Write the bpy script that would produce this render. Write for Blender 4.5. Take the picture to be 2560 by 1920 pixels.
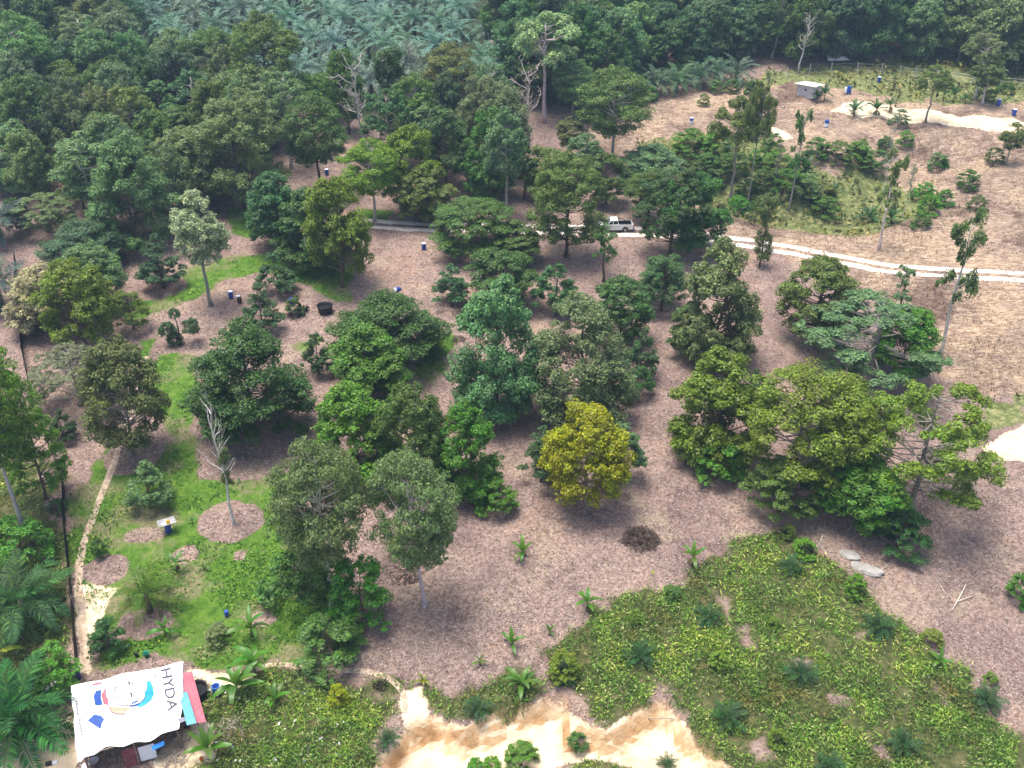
import bpy, bmesh, math, random
import numpy as np
from mathutils import Vector, Matrix
PI = math.pi
rad = math.radians
for o in list(bpy.data.objects):
    bpy.data.objects.remove(o)
S = bpy.context.scene
COL = S.collection

# ------------------------------------------------------------------ camera
PITCH = rad(31.5); CAMZ = 60.0; F = 2500.0
cam = bpy.data.cameras.new('camera'); camo = bpy.data.objects.new('camera', cam); COL.objects.link(camo)
camo.location = (0, 0, CAMZ); camo.rotation_euler = (PI/2 - PITCH, 0, 0)
cam.sensor_width = 36.0; cam.lens = 36.0 * F / 2560.0; cam.clip_start = 0.5; cam.clip_end = 9000
S.camera = camo
# ------------------------------------------------------------------ sky, sun, exposure
SUN_EL, SUN_AZ = 78.0, -70.0      # azimuth from +Y (ahead of the camera) towards +X
w = bpy.data.worlds.new('World'); S.world = w; w.use_nodes = True
nt = w.node_tree; nt.nodes.clear()
bg = nt.nodes.new('ShaderNodeBackground'); sky = nt.nodes.new('ShaderNodeTexSky'); wo = nt.nodes.new('ShaderNodeOutputWorld')
sky.sky_type = 'NISHITA'; sky.sun_disc = False
sky.sun_elevation = rad(SUN_EL); sky.sun_rotation = rad(SUN_AZ)
sky.air_density = 0.8; sky.dust_density = 4.0; sky.ozone_density = 0.6
bg.inputs['Strength'].default_value = 0.10
nt.links.new(sky.outputs[0], bg.inputs[0]); nt.links.new(bg.outputs[0], wo.inputs[0])
sl = bpy.data.lights.new('sun', 'SUN'); so = bpy.data.objects.new('sun', sl); COL.objects.link(so)
sl.energy = 1.5; sl.angle = rad(28); sl.color = (1.0, 0.95, 0.88)
sd = Vector((math.sin(rad(SUN_AZ))*math.cos(rad(SUN_EL)), math.cos(rad(SUN_AZ))*math.cos(rad(SUN_EL)), math.sin(rad(SUN_EL))))
so.rotation_euler = sd.to_track_quat('Z', 'Y').to_euler(); so.location = (0, 0, 80)
S.view_settings.view_transform = 'Standard'; S.view_settings.look = 'None'
S.view_settings.exposure = 1.78; S.view_settings.gamma = 1.0; S.view_settings.use_curve_mapping = False
S.render.engine = "CYCLES"
HAZE = .00025

# ------------------------------------------------------------------ pixels to places
REG = {'A': (0, 0), 'B': (850, 0), 'C': (1700, 0), 'D': (0, 640), 'E': (850, 640), 'F': (1700, 640),
       'G': (0, 1280), 'H': (850, 1280), 'I': (1700, 1280)}
ZM = 2212/860.0
def src(r, x, y):                 # a region letter and its zoomed pixel, or 'Z' = pixel of the 2212-wide view
    if r == 'Z': return x*2560/2212.0, y*2560/2212.0
    if r == 'S': return 150 + x/5.395, 1620 + y/5.395
    o = REG[r]; return o[0] + x/ZM, o[1] + y/ZM
CP, SP = math.cos(PITCH), math.sin(PITCH)
def ray(u, v):
    a = (u-1280)/F; b = -(v-960)/F
    return np.array((a, CP + b*SP, -SP + b*CP))
def plane_hit(u, v, z0=None):
    d = ray(u, v)
    if z0 is None:                # sloping reference plane z = .08 (y-55)
        t = (CAMZ + .08*55)/(.08*d[1] - d[2])
    else:
        t = (z0 - CAMZ)/d[2]
    return d[0]*t, d[1]*t, CAMZ + d[2]*t

def hsh(ix, iy, s):
    n = (ix.astype(np.int64)*374761393 + iy.astype(np.int64)*668265263 + s*1274126177) & 0x7fffffff
    n = ((n ^ (n >> 13))*1274126177) & 0x7fffffff
    n = (n ^ (n >> 16)) & 0xffff
    return n/65535.0
def noise(x, y, s=0):
    ix = np.floor(x); iy = np.floor(y); fx = x-ix; fy = y-iy
    fx = fx*fx*(3-2*fx); fy = fy*fy*(3-2*fy)
    a = hsh(ix, iy, s); b = hsh(ix+1, iy, s); c = hsh(ix, iy+1, s); d = hsh(ix+1, iy+1, s)
    return (a*(1-fx)+b*fx)*(1-fy) + (c*(1-fx)+d*fx)*fy
def fbm(x, y, s=0, o=4):
    v = 0; a = .5; t = 0
    for i in range(o):
        v = v + a*noise(x, y, s+i*17); t += a; x = x*2.03+11.3; y = y*2.03+5.7; a *= .5
    return v/t
def sstep(a, b, x):
    t = np.clip((x-a)/(b-a), 0, 1); return t*t*(3-2*t)
def seg_dist(x, y, pts):
    best = np.full(np.shape(x), 1e9)
    for (x0, y0), (x1, y1) in zip(pts[:-1], pts[1:]):
        dx, dy = x1-x0, y1-y0; L = dx*dx+dy*dy+1e-9
        t = np.clip(((x-x0)*dx+(y-y0)*dy)/L, 0, 1)
        best = np.minimum(best, np.hypot(x-x0-t*dx, y-y0-t*dy))
    return best
def in_poly(x, y, pts):
    c = np.zeros(np.shape(x), bool); n = len(pts)
    for i in range(n):
        x0, y0 = pts[i]; x1, y1 = pts[(i+1) % n]
        if y0 == y1: continue
        c ^= ((y0 > y) != (y1 > y)) & (x < (x1-x0)*(y-y0)/(y1-y0)+x0)
    return c
def sdist(x, y, pts):             # signed distance, positive inside
    d = seg_dist(x, y, pts+[pts[0]])
    return np.where(in_poly(x, y, pts), d, -d)
def poly(z, pts):                 # picture outline laid on the reference plane
    return [plane_hit(*src(z, *p))[:2] for p in pts]

SAND = poly('Z', [(790, 1690), (850, 1600), (900, 1560), (940, 1550), (1000, 1580), (1080, 1535), (1140, 1515), (1215, 1508), (1250, 1560),
                  (1310, 1580), (1390, 1520), (1430, 1495), (1475, 1545), (1530, 1605), (1600, 1690)])
MOUND = poly('Z', [(1060, 1700), (1150, 1642), (1280, 1612), (1390, 1632), (1470, 1700)])
GULLY = poly('Z', [(1990, 330), (1880, 380), (1800, 440), (1690, 430), (1560, 380), (1430, 330)])
PIT = plane_hit(*src('H', 425, 345))[:2]
TUBHOLE = plane_hit(*src('H', 800, 215))[:2]
ROAD = poly('Z', [(760, 480), (880, 491), (1000, 494), (1150, 497), (1300, 500), (1420, 506), (1530, 517), (1620, 528), (1700, 540), (1800, 556), (1900, 573),
                  (2000, 583), (2100, 590), (2212, 597), (2400, 606)])
Z_ROUGH0 = poly('Z', [(1225, 1370), (1330, 1275), (1470, 1262), (1560, 1195), (1690, 1150), (1780, 1205), (1870, 1275), (1960, 1355), (2090, 1420), (2250, 1570), (2300, 1720),
     (1620, 1720), (1530, 1603), (1475, 1545), (1430, 1495), (1310, 1580), (1240, 1505), (1130, 1512), (1170, 1435)])
def H(x, y):
    x = np.asarray(x, float); y = np.asarray(y, float)
    z = .08*(np.clip(y, 10, 215)-55)
    z = z + .10*np.clip(y-215, 0, 130)
    rt = sstep(10, 45, x)
    z = z - rt*9.0*np.exp(-((y-240)/20.0)**2)*sstep(208, 225, y)
    z = z + 1.0*(fbm(x*.035+3, y*.035, 1, 3)-.5)*sstep(30, 70, y)
    near = np.hypot(x, y) < 420
    z = z + np.where(near, .35*(fbm(x*.22, y*.22, 7, 3)-.5), 0)
    z = z - 4.2*np.exp(-(seg_dist(x, y, GULLY)/7.5)**2)
    # uneven brush-covered hill
    hill = sstep(28, 40, x - (y-140)*.0)*sstep(135, 150, y)*(1-sstep(210, 225, y))
    z = z + hill*(1.6*(fbm(x*.13, y*.13, 21, 3)-.5)+.9*(fbm(x*.5, y*.5, 23, 3)-.5))
    sdn = sdist(x, y, SAND) + 1.6*(fbm(x*.7, y*.7, 5, 3)-.5)
    z = z - 1.7*sstep(-.3, 1.2, sdn)
    z = z + .9*sstep(-.5, 2.0, sdist(x, y, MOUND))
    z = z - 1.3*(1-sstep(1.5, 2.4, np.hypot(x-PIT[0], (y-PIT[1])*.95)))
    z = z - .5*(1-sstep(.7, 1.5, np.hypot(x-TUBHOLE[0], y-TUBHOLE[1])))
    # ploughed-down slope at lower right
    z = z - 2.0*sstep(22, 45, x)*(1-sstep(58, 80, y))
    m = near & (x > -40) & (y < 95)
    rg = np.zeros(np.shape(x)); rg[m] = np.maximum(sstep(0, 3, sdist(x[m], y[m], Z_ROUGH0)), 0)
    z = z + rg*.9*(fbm(x*.42, y*.42, 81, 4)-.5)
    return z
def depth_of(p): return p[1]*CP + (CAMZ-p[2])*SP
def height_to(p, v):              # height of a vertical thing standing at p whose top shows at row v
    k = (960-v)/F
    q = p[1]*(k*CP-SP)/(CP+k*SP)
    return CAMZ+q-p[2]

# ------------------------------------------------------------------ zones of the ground
Z_GRASS = [poly('Z', q) for q in (
    [(150, 1090), (230, 950), (280, 930), (300, 980), (380, 960), (345, 880), (330, 760), (420, 780), (435, 860), (410, 930), (440, 1030), (560, 1040),
     (660, 1020), (650, 1160), (700, 1250), (790, 1390), (700, 1440), (600, 1420), (480, 1440), (380, 1430), (200, 1440), (190, 1330), (160, 1260)],
    [(250, 670), (330, 640), (430, 570), (560, 550), (640, 545), (750, 590), (750, 650), (690, 640), (640, 615), (560, 590), (490, 612), (390, 662), (300, 700)],
    [(300, 742), (338, 735), (325, 775), (300, 770)], [(640, 745), (690, 735), (660, 770)],
    [(890, 790), (950, 715), (995, 735), (930, 845)], [(500, 455), (640, 440), (640, 500), (520, 520)],
    [(780, 450), (840, 455), (830, 480), (780, 480)])]
Z_ROUGH = [poly('Z', q) for q in (
    [(1225, 1370), (1330, 1275), (1470, 1262), (1560, 1195), (1690, 1150), (1780, 1205), (1870, 1275), (1960, 1355), (2090, 1420), (2250, 1570), (2300, 1720),
     (1620, 1720), (1530, 1603), (1475, 1545), (1430, 1495), (1310, 1580), (1240, 1505), (1130, 1512), (1000, 1575), (930, 1545), (900, 1500), (1050, 1490), (1170, 1435)],
    [(-60, 1020), (100, 980), (140, 1100), (150, 1300), (165, 1450), (100, 1560), (-60, 1560)],
    [(450, 1480), (560, 1440), (700, 1450), (850, 1495), (850, 1560), (800, 1690), (450, 1690)])] + [MOUND]
Z_DRY = [poly('Z', [(1250, 285), (1380, 205), (1700, 150), (2000, 120), (2300, 120), (2400, 900), (2080, 850), (2000, 720), (1850, 615), (1720, 565), (1560, 500),
                    (1500, 440), (1400, 440), (1340, 360)])]
Z_GULL = [poly('Z', q) for q in (
    [(1370, 290), (1450, 280), (1620, 295), (1720, 345), (1800, 350), (1870, 325), (2000, 375), (2045, 450), (1850, 490), (1700, 455), (1500, 440), (1380, 370)],
    [(1600, 175), (1700, 150), (1990, 120), (2330, 130), (2330, 225), (2060, 225), (1900, 215), (1830, 190)], [(2110, 870), (2230, 850), (2230, 905), (2130, 915)])]
Z_SAND = [poly('Z', q) for q in (
    [(870, 1500), (905, 1490), (925, 1550), (880, 1570)], [(2110, 960), (2240, 905), (2240, 1000), (2135, 985)],
    [(160, 1262), (272, 1262), (215, 1320), (185, 1450), (170, 1440)], [(1790, 245), (1830, 225), (1990, 235), (2230, 262), (2230, 290), (2000, 262), (1860, 252)],
    [(1640, 270), (1700, 290), (1720, 305), (1690, 305)], [(415, 1450), (520, 1440), (540, 1470), (460, 1500)], [(-40, 1570), (160, 1545), (180, 1700), (-40, 1700)],
    [(415, 1560), (445, 1560), (470, 1640), (330, 1700), (320, 1640)])] + [SAND]
Z_SOIL = [poly('Z', q) for q in ([(1540, 1285), (1590, 1285), (1572, 1340)], [(1765, 1490), (1825, 1508), (1795, 1530)], [(1700, 1420), (1770, 1425), (1760, 1460), (1720, 1450)], [(1590, 1355), (1615, 1350), (1625, 1400), (1605, 1395)], [(1840, 1370), (1870, 1360), (1860, 1385)], [(1690, 1345), (1730, 1340), (1715, 1360)], [(1860, 1590), (1910, 1605), (1925, 1640), (1885, 1625)], [(1600, 1600), (1650, 1590), (1670, 1640), (1630, 1650)], [(2020, 1460), (2060, 1500), (2040, 1510)], [(1930, 1290), (2010, 1300), (2060, 1370), (2000, 1370)], [(2120, 1445), (2230, 1500), (2230, 1540), (2150, 1500)])]
PALM = poly('Z', [(270, -320), (270, 60), (300, 140), (480, 200), (640, 230), (780, 260), (900, 300), (1060, 300), (1120, 270), (1100, 190), (1060, 110), (985, -320)])
BARE = [('Z', 290, 985, 66, 40), ('Z', 497, 1128, 72, 46), ('Z', 545, 985, 105, 52), ('Z', 640, 1085, 34, 45), ('Z', 312, 1345, 62, 36), ('Z', 230, 1230, 50, 34),
        ('Z', 400, 1200, 30, 22), ('Z', 520, 1200, 16, 12), ('Z', 345, 625, 58, 28), ('Z', 565, 1335, 30, 18), ('Z', 310, 1155, 45, 18), ('Z', 250, 1370, 30, 14)]
def bare_mask(x, y):
    m = np.zeros(np.shape(x))
    for r, a, b, ra, rb in BARE:
        c = plane_hit(*src(r, a, b)); e = plane_hit(*src(r, a+ra, b)); g = plane_hit(*src(r, a, b-rb))
        R1 = abs(e[0]-c[0]); R2 = abs(g[1]-c[1])
        d = np.hypot((x-c[0])/R1, (y-c[1])/R2) + .25*(fbm(x*.8, y*.8, 31, 3)-.5)
        m = np.maximum(m, 1-sstep(.85, 1.1, d))
    return m
def zmask(x, y, polys, soft=1.0, wob=2.0, s=3):
    m = np.zeros(np.shape(x))
    n = wob*(fbm(x*.35, y*.35, s, 4)-.5)*2
    for p in polys:
        m = np.maximum(m, sstep(-soft, soft, sdist(x, y, p)+n))
    return m
def zones(x, y):
    g = zmask(x, y, Z_GRASS, 1.0, 1.6, 3); bm = bare_mask(x, y); g = g*(1-bm)
    ro = zmask(x, y, Z_ROUGH, 1.6, 2.6, 9)
    dr = zmask(x, y, Z_DRY, 2.0, 3, 13); gu = zmask(x, y, Z_GULL, 1.5, 3, 15)
    sa = zmask(x, y, Z_SAND, .6, .8, 19)
    sa = sa*(1-zmask(x, y, [MOUND], .8, .8, 29))
    so_ = zmask(x, y, Z_SOIL, .9, 1.3, 23); ro = ro*(1-.9*so_); sa = np.maximum(sa, .3*so_)
    return g, ro, dr, gu, sa

# ------------------------------------------------------------------ materials
class N:
    def __init__(s, name):
        s.m = bpy.data.materials.new(name); s.m.use_nodes = True; s.t = s.m.node_tree; s.t.nodes.clear()
        s.out = s.t.nodes.new('ShaderNodeOutputMaterial')
    def n(s, t, **k):
        q = s.t.nodes.new('ShaderNode'+t)
        for a, b in k.items(): setattr(q, a, b)
        return q
    def l(s, a, b): s.t.links.new(a, b)
    def val(s, v, sock):
        if hasattr(v, 'is_output'): s.l(v, sock)
        elif isinstance(v, (tuple, list)): sock.default_value = (*v[:3], 1) if len(sock.default_value) == 4 else v
        else: sock.default_value = v
    def math(s, op, a, b=0.5, clamp=False):
        q = s.n('Math', operation=op, use_clamp=clamp); s.val(a, q.inputs[0]); s.val(b, q.inputs[1]); return q.outputs[0]
    def mix(s, f, a, b, blend='MIX'):
        q = s.n('MixRGB', blend_type=blend); s.val(f, q.inputs[0]); s.val(a, q.inputs[1]); s.val(b, q.inputs[2]); return q.outputs[0]
    def noise(s, scale, detail=4, rough=.6, coord=None, dist=0):
        q = s.n('TexNoise'); q.inputs['Scale'].default_value = scale; q.inputs['Detail'].default_value = detail
        q.inputs['Roughness'].default_value = rough; q.inputs['Distortion'].default_value = dist
        if coord is not None: s.l(coord, q.inputs['Vector'])
        return q.outputs[0]
    def ramp(s, f, stops, interp='LINEAR'):
        q = s.n('ValToRGB'); cr = q.color_ramp; cr.interpolation = interp
        while len(cr.elements) < len(stops): cr.elements.new(.5)
        for e, (p, c) in zip(cr.elements, stops):
            e.position = p; e.color = (*c, 1) if len(c) == 3 else c
        s.l(f, q.inputs[0]); return q.outputs[0]
    def bsdf(s, col, rough=.8, metal=0, spec=.3, bump=None, bstr=.3, bdist=.05):
        b = s.n('BsdfPrincipled'); s.val(col, b.inputs['Base Color']); s.val(rough, b.inputs['Roughness'])
        b.inputs['Metallic'].default_value = metal; b.inputs['Specular IOR Level'].default_value = spec
        if bump is not None:
            q = s.n('Bump'); q.inputs['Strength'].default_value = bstr; q.inputs['Distance'].default_value = bdist
            s.l(bump, q.inputs['Height']); s.l(q.outputs[0], b.inputs['Normal'])
        return b
    def done(s, sh): s.l(sh.outputs[0], s.out.inputs['Surface']); return s.m

def mat_leaf(name, transl=.34, rough=.5, spec=.4, var=.45):
    k = N(name); oi = k.n('ObjectInfo'); g = k.n('NewGeometry')
    r = g.outputs['Random Per Island']
    v = k.ramp(r, [(0, (1-var,)*3), (.6, (1.0,)*3), (.88, (1.25, 1.22, 1.0)), (1, (1.75, 1.65, 1.3))])
    c = k.mix(1.0, oi.outputs['Color'], v, 'MULTIPLY')
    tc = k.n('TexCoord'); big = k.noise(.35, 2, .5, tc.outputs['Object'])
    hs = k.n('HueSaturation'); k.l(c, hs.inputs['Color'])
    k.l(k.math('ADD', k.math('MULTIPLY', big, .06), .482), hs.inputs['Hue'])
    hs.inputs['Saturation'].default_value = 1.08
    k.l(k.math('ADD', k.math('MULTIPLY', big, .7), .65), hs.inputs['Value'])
    b = k.bsdf(hs.outputs[0], rough, 0, spec)
    t = k.n('BsdfTranslucent'); k.l(hs.outputs[0], t.inputs[0])
    m = k.n('MixShader'); m.inputs[0].default_value = transl
    k.l(b.outputs[0], m.inputs[1]); k.l(t.outputs[0], m.inputs[2])
    return k.done(m)
def mat_bark(name):
    k = N(name); oi = k.n('ObjectInfo'); tc = k.n('TexCoord')
    n = k.noise(3.0, 5, .7, tc.outputs['Object'])
    c = k.mix(1, oi.outputs['Color'], k.ramp(n, [(.3, (.55,)*3), (.7, (1.35, 1.3, 1.2))]), 'MULTIPLY')
    return k.done(k.bsdf(c, .9, 0, .2, n, .6, .05))
def mat_plain(name, col, rough=.6, metal=0, spec=.4, wear=.25, scale=4.0):
    k = N(name); tc = k.n('TexCoord'); n = k.noise(scale, 5, .65, tc.outputs['Object'])
    c = k.mix(1, col, k.ramp(n, [(.3, (1-wear,)*3), (.7, (1+wear*.5,)*3)]), 'MULTIPLY')
    return k.done(k.bsdf(c, rough, metal, spec, n, .15, .02))
def mat_ramp(name, stops, rough=.8, transl=.0, spec=.2, patch=None, pscale=.12):
    k = N(name); g = k.n('NewGeometry')
    c = k.ramp(g.outputs['Random Per Island'], stops)
    if patch:                     # plants of different kinds grow in patches
        tc = k.n('TexCoord'); c = k.mix(1, c, k.ramp(k.noise(pscale, 4, .6, tc.outputs['Object']), patch), 'MULTIPLY')
    b = k.bsdf(c, rough, 0, spec)
    if transl:
        t = k.n('BsdfTranslucent'); k.l(c, t.inputs[0]); m = k.n('MixShader'); m.inputs[0].default_value = transl
        k.l(b.outputs[0], m.inputs[1]); k.l(t.outputs[0], m.inputs[2]); return k.done(m)
    return k.done(b)

def mat_ground():
    k = N('ground_soil'); tc = k.n('TexCoord'); co = tc.outputs['Object']
    a1 = k.n('Attribute', attribute_name='zone_a'); a2 = k.n('Attribute', attribute_name='zone_b')
    s1 = k.n('SeparateColor'); k.l(a1.outputs['Color'], s1.inputs[0]); s2 = k.n('SeparateColor'); k.l(a2.outputs['Color'], s2.inputs[0])
    grass, rough, dry = s1.outputs[0], s1.outputs[1], s1.outputs[2]
    gull, sand, gras2 = s2.outputs[0], s2.outputs[1], s2.outputs[2]
    n1 = k.noise(3.2, 6, .72, co); n2 = k.noise(.11, 4, .6, co); n3 = k.noise(.55, 5, .65, co); n4 = k.noise(1.4, 5, .7, co, .6)
    lit = k.ramp(n1, [(.30, (.11, .078, .064)), (.48, (.21, .158, .134)), (.58, (.29, .224, .194)), (.72, (.38, .306, .27))])
    tint = k.ramp(n2, [(.35, (.80, .75, .76)), (.55, (1.0, .96, .93)), (.70, (1.12, 1.0, .88))])
    lit = k.mix(1, lit, tint, 'MULTIPLY')
    lit = k.mix(1, lit, k.ramp(n3, [(.36, (.72, .70, .72)), (.5, (1, 1, 1)), (.62, (1.06, 1.03, 1.0))]), 'MULTIPLY')
    n5 = k.noise(.2, 5, .62, co)
    lit = k.mix(k.ramp(n5, [(.53, (0,)*3), (.68, (.75,)*3)]), lit, k.ramp(n1, [(.35, (.22, .165, .115)), (.65, (.36, .285, .205))]))
    grs = k.ramp(n4, [(.3, (.028, .070, .010)), (.5, (.066, .140, .016)), (.72, (.13, .20, .035))])
    grs = k.mix(k.ramp(n5, [(.50, (0,)*3), (.62, (.8,)*3)]), grs, k.ramp(n1, [(.35, (.10, .10, .04)), (.55, (.20, .165, .10)), (.7, (.33, .27, .20))]))
    rgh = k.ramp(n4, [(.30, (.025, .035, .012)), (.50, (.065, .075, .026)), (.64, (.12, .11, .05)), (.78, (.26, .20, .12))])
    mp = k.n('Mapping'); k.l(co, mp.inputs[0]); mp.inputs['Scale'].default_value = (.5, 1.3, 1)
    n6 = k.noise(1.6, 6, .75, mp.outputs[0], 1.2)
    dr = k.ramp(n6, [(.30, (.085, .058, .044)), (.45, (.20, .148, .112)), (.56, (.31, .245, .185)), (.70, (.50, .42, .32))])
    dr = k.mix(1, dr, k.ramp(n2, [(.38, (.52, .45, .44)), (.48, (.95, .9, .88)), (.60, (1.2, 1.14, 1.02))]), 'MULTIPLY')
    gl = k.ramp(n4, [(.3, (.045, .06, .02)), (.5, (.125, .15, .05)), (.7, (.30, .28, .14))])
    sd_ = k.ramp(n3, [(.3, (.46, .35, .22)), (.5, (.62, .50, .34)), (.7, (.74, .64, .48))])
    def edge(mask, amt=.55):
        e = k.math('ADD', mask, k.math('MULTIPLY', k.math('SUBTRACT', n1, .5), amt*2))
        q = k.n('MapRange', interpolation_type='SMOOTHSTEP'); k.l(e, q.inputs[0]); q.inputs[1].default_value = .35; q.inputs[2].default_value = .65
        return k.math('MULTIPLY', q.outputs[0], k.math('GREATER_THAN', mask, .02))
    c = k.mix(edge(dry), lit, dr); c = k.mix(edge(gull), c, gl); c = k.mix(edge(rough), c, rgh); c = k.mix(edge(grass), c, grs)
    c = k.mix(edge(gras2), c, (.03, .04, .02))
    c = k.mix(edge(sand, .5), c, sd_)
    g = k.n('NewGeometry'); sn = k.n('SeparateXYZ'); k.l(g.outputs['True Normal'], sn.inputs[0])
    stp = k.ramp(sn.outputs[2], [(.60, (1,)*3), (.80, (0,)*3)])
    clay = k.ramp(n3, [(.3, (.24, .125, .05)), (.5, (.45, .28, .135)), (.7, (.58, .43, .26))])
    c = k.mix(k.math('MULTIPLY', stp, sand), c, clay)
    bmp = k.math('ADD', n1, k.math('MULTIPLY', n4, 1.5))
    return k.done(k.bsdf(c, .95, 0, .1, bmp, .8, .12))

M = {}
M['ground'] = mat_ground()
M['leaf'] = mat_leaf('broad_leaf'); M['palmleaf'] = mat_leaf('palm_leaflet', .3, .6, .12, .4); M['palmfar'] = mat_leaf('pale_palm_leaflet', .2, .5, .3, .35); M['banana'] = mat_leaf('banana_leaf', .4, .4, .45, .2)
M['bark'] = mat_bark('bark')

# ------------------------------------------------------------------ object helpers
def mesh_quads(name, V, mat=None):           # V: (n,4,3)
    n = len(V); me = bpy.data.meshes.new(name)
    me.vertices.add(n*4); me.vertices.foreach_set('co', np.ascontiguousarray(V, dtype=np.float32).ravel())
    me.loops.add(n*4); me.loops.foreach_set('vertex_index', np.arange(n*4, dtype=np.int32))
    me.polygons.add(n); me.polygons.foreach_set('loop_start', np.arange(0, n*4, 4, dtype=np.int32))
    me.update(calc_edges=True)
    if mat: me.materials.append(mat)
    return me
def mesh_py(name, v, f, mat=None, smooth=False):
    me = bpy.data.meshes.new(name); me.from_pydata([tuple(map(float, p)) for p in v], [], f); me.update()
    if mat: me.materials.append(mat)
    if smooth: me.polygons.foreach_set('use_smooth', np.ones(len(me.polygons), bool))
    return me
def obj(name, me, parent=None, loc=(0, 0, 0), rot=(0, 0, 0), sc=(1, 1, 1), color=None):
    o = bpy.data.objects.new(name, me); COL.objects.link(o)
    o.location = loc; o.rotation_euler = rot; o.scale = sc
    if parent: o.parent = parent
    if color: o.color = (*color, 1)
    return o
def tag(o, label, cat, group=None, kind=None):
    o['label'] = label; o['category'] = cat
    if group: o['group'] = group
    if kind: o['kind'] = kind
    return o
def thing(name, label, cat, loc=(0, 0, 0), rz=0, group=None, sc=(1, 1, 1)):
    o = obj(name, None, None, loc, (0, 0, rz), sc); o.empty_display_size = .3
    return tag(o, label, cat, group)
class MB:                                    # collects simple shapes into one mesh
    def __init__(s): s.v = []; s.f = []
    def add(s, v, f):
        b = len(s.v); s.v += [tuple(p) for p in v]; s.f += [tuple(i+b for i in q) for q in f]; return s
    def box(s, c, d, rz=0):
        x, y, z = d[0]/2, d[1]/2, d[2]/2; cs, sn = math.cos(rz), math.sin(rz); v = []
        for i in (-1, 1):
            for j in (-1, 1):
                for k in (-1, 1):
                    v.append((c[0]+i*x*cs-j*y*sn, c[1]+i*x*sn+j*y*cs, c[2]+k*z))
        return s.add(v, [(0, 1, 3, 2), (4, 6, 7, 5), (0, 4, 5, 1), (2, 3, 7, 6), (0, 2, 6, 4), (1, 5, 7, 3)])
    def tube(s, pts, rs, n=6, cap=True):
        pts = [Vector(p) for p in pts]
        if not isinstance(rs, (list, tuple)): rs = [rs]*len(pts)
        v = []; f = []; ref = Vector((1, 0, 0))
        for i, p in enumerate(pts):
            d = (pts[min(i+1, len(pts)-1)]-pts[max(i-1, 0)]).normalized()
            a = d.cross(ref)
            if a.length < .2: a = d.cross(Vector((0, 1, 0)))
            a.normalize(); b = d.cross(a)
            for k in range(n):
                t = 2*PI*k/n; v.append(p+(a*math.cos(t)+b*math.sin(t))*rs[i])
        for i in range(len(pts)-1):
            for k in range(n):
                f.append((i*n+k, i*n+(k+1) % n, (i+1)*n+(k+1) % n, (i+1)*n+k))
        if cap: f.append(tuple(range(n-1, -1, -1))); f.append(tuple((len(pts)-1)*n+k for k in range(n)))
        return s.add(v, f)
    def lathe(s, prof, n=20, c=(0, 0, 0), sx=1, sy=1):
        v = []; f = []
        for r, z in prof:
            for k in range(n):
                t = 2*PI*k/n; v.append((c[0]+r*sx*math.cos(t), c[1]+r*sy*math.sin(t), c[2]+z))
        for i in range(len(prof)-1):
            for k in range(n): f.append((i*n+k, i*n+(k+1) % n, (i+1)*n+(k+1) % n, (i+1)*n+k))
        return s.add(v, f)
    def build(s, name, mat=None, parent=None, smooth=False, **k):
        return obj(name, mesh_py(name, s.v, s.f, mat, smooth), parent, **k)
    def mesh(s, name, mat=None, smooth=False): return mesh_py(name, s.v, s.f, mat, smooth)

def unit(a): return a/(np.linalg.norm(a, axis=-1, keepdims=True)+1e-9)
def leaf_quads(rng, P, Nrm, L, W, fold=.12, T=None):
    n = len(P); L = np.broadcast_to(L, (n,))[:, None]; W = np.broadcast_to(W, (n,))[:, None]
    if T is None: T = rng.normal(size=(n, 3))
    T = unit(T-(T*Nrm).sum(1, keepdims=True)*Nrm); B = np.cross(Nrm, T)
    return np.stack([P-T*L*.5, P+B*W*.5+Nrm*L*fold, P+T*L*.5, P-B*W*.5+Nrm*L*fold], 1)

# ------------------------------------------------------------------ ground sheet
def axis(lo, hi, step, far):
    a = list(np.arange(lo, hi+.01, step)); s = step; x = hi
    while x < far: s *= 1.22; x += s; a.append(x)
    s = step; x = lo; b = []
    while x > -far: s *= 1.22; x -= s; b.append(x)
    return np.array(b[::-1]+a)
def ysteps():
    a = [38.0]
    while a[-1] < 300: a.append(a[-1] + max(.38, a[-1]*.0052))
    s = a[1]-a[0]; x = 38.0; b = []
    while x > -3000: s *= 1.35; x -= s; b.append(x)
    s = a[-1]-a[-2]; x = a[-1]; c = []
    while x < 3000: s *= 1.22; x += s; c.append(x)
    return np.array(b[::-1]+a+c)
gx = axis(-95, 125, .52, 3000); gy = ysteps()
GX, GY = np.meshgrid(gx, gy)
xs, ys = GX.ravel(), GY.ravel(); zs = H(xs, ys)
me = bpy.data.meshes.new('ground')
nx, ny = len(gx), len(gy)
me.vertices.add(nx*ny); me.vertices.foreach_set('co', np.stack([xs, ys, zs], 1).astype(np.float32).ravel())
ii = (np.arange(ny-1)[:, None]*nx+np.arange(nx-1)[None]).ravel()
q = np.stack([ii, ii+1, ii+nx+1, ii+nx], 1).astype(np.int32); nq = len(q)
me.loops.add(nq*4); me.loops.foreach_set('vertex_index', q.ravel()); me.polygons.add(nq)
me.polygons.foreach_set('loop_start', np.arange(0, nq*4, 4, dtype=np.int32)); me.update(calc_edges=True)
me.polygons.foreach_set('use_smooth', np.ones(nq, bool))
g_, r_, d_, u_, s_ = zones(xs, ys)
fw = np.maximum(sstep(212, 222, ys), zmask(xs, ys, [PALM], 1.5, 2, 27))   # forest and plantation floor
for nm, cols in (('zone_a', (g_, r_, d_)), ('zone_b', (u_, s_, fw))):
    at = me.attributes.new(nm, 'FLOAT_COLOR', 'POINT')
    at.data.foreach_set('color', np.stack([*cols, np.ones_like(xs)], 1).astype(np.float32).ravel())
me.materials.append(M['ground'])
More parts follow.
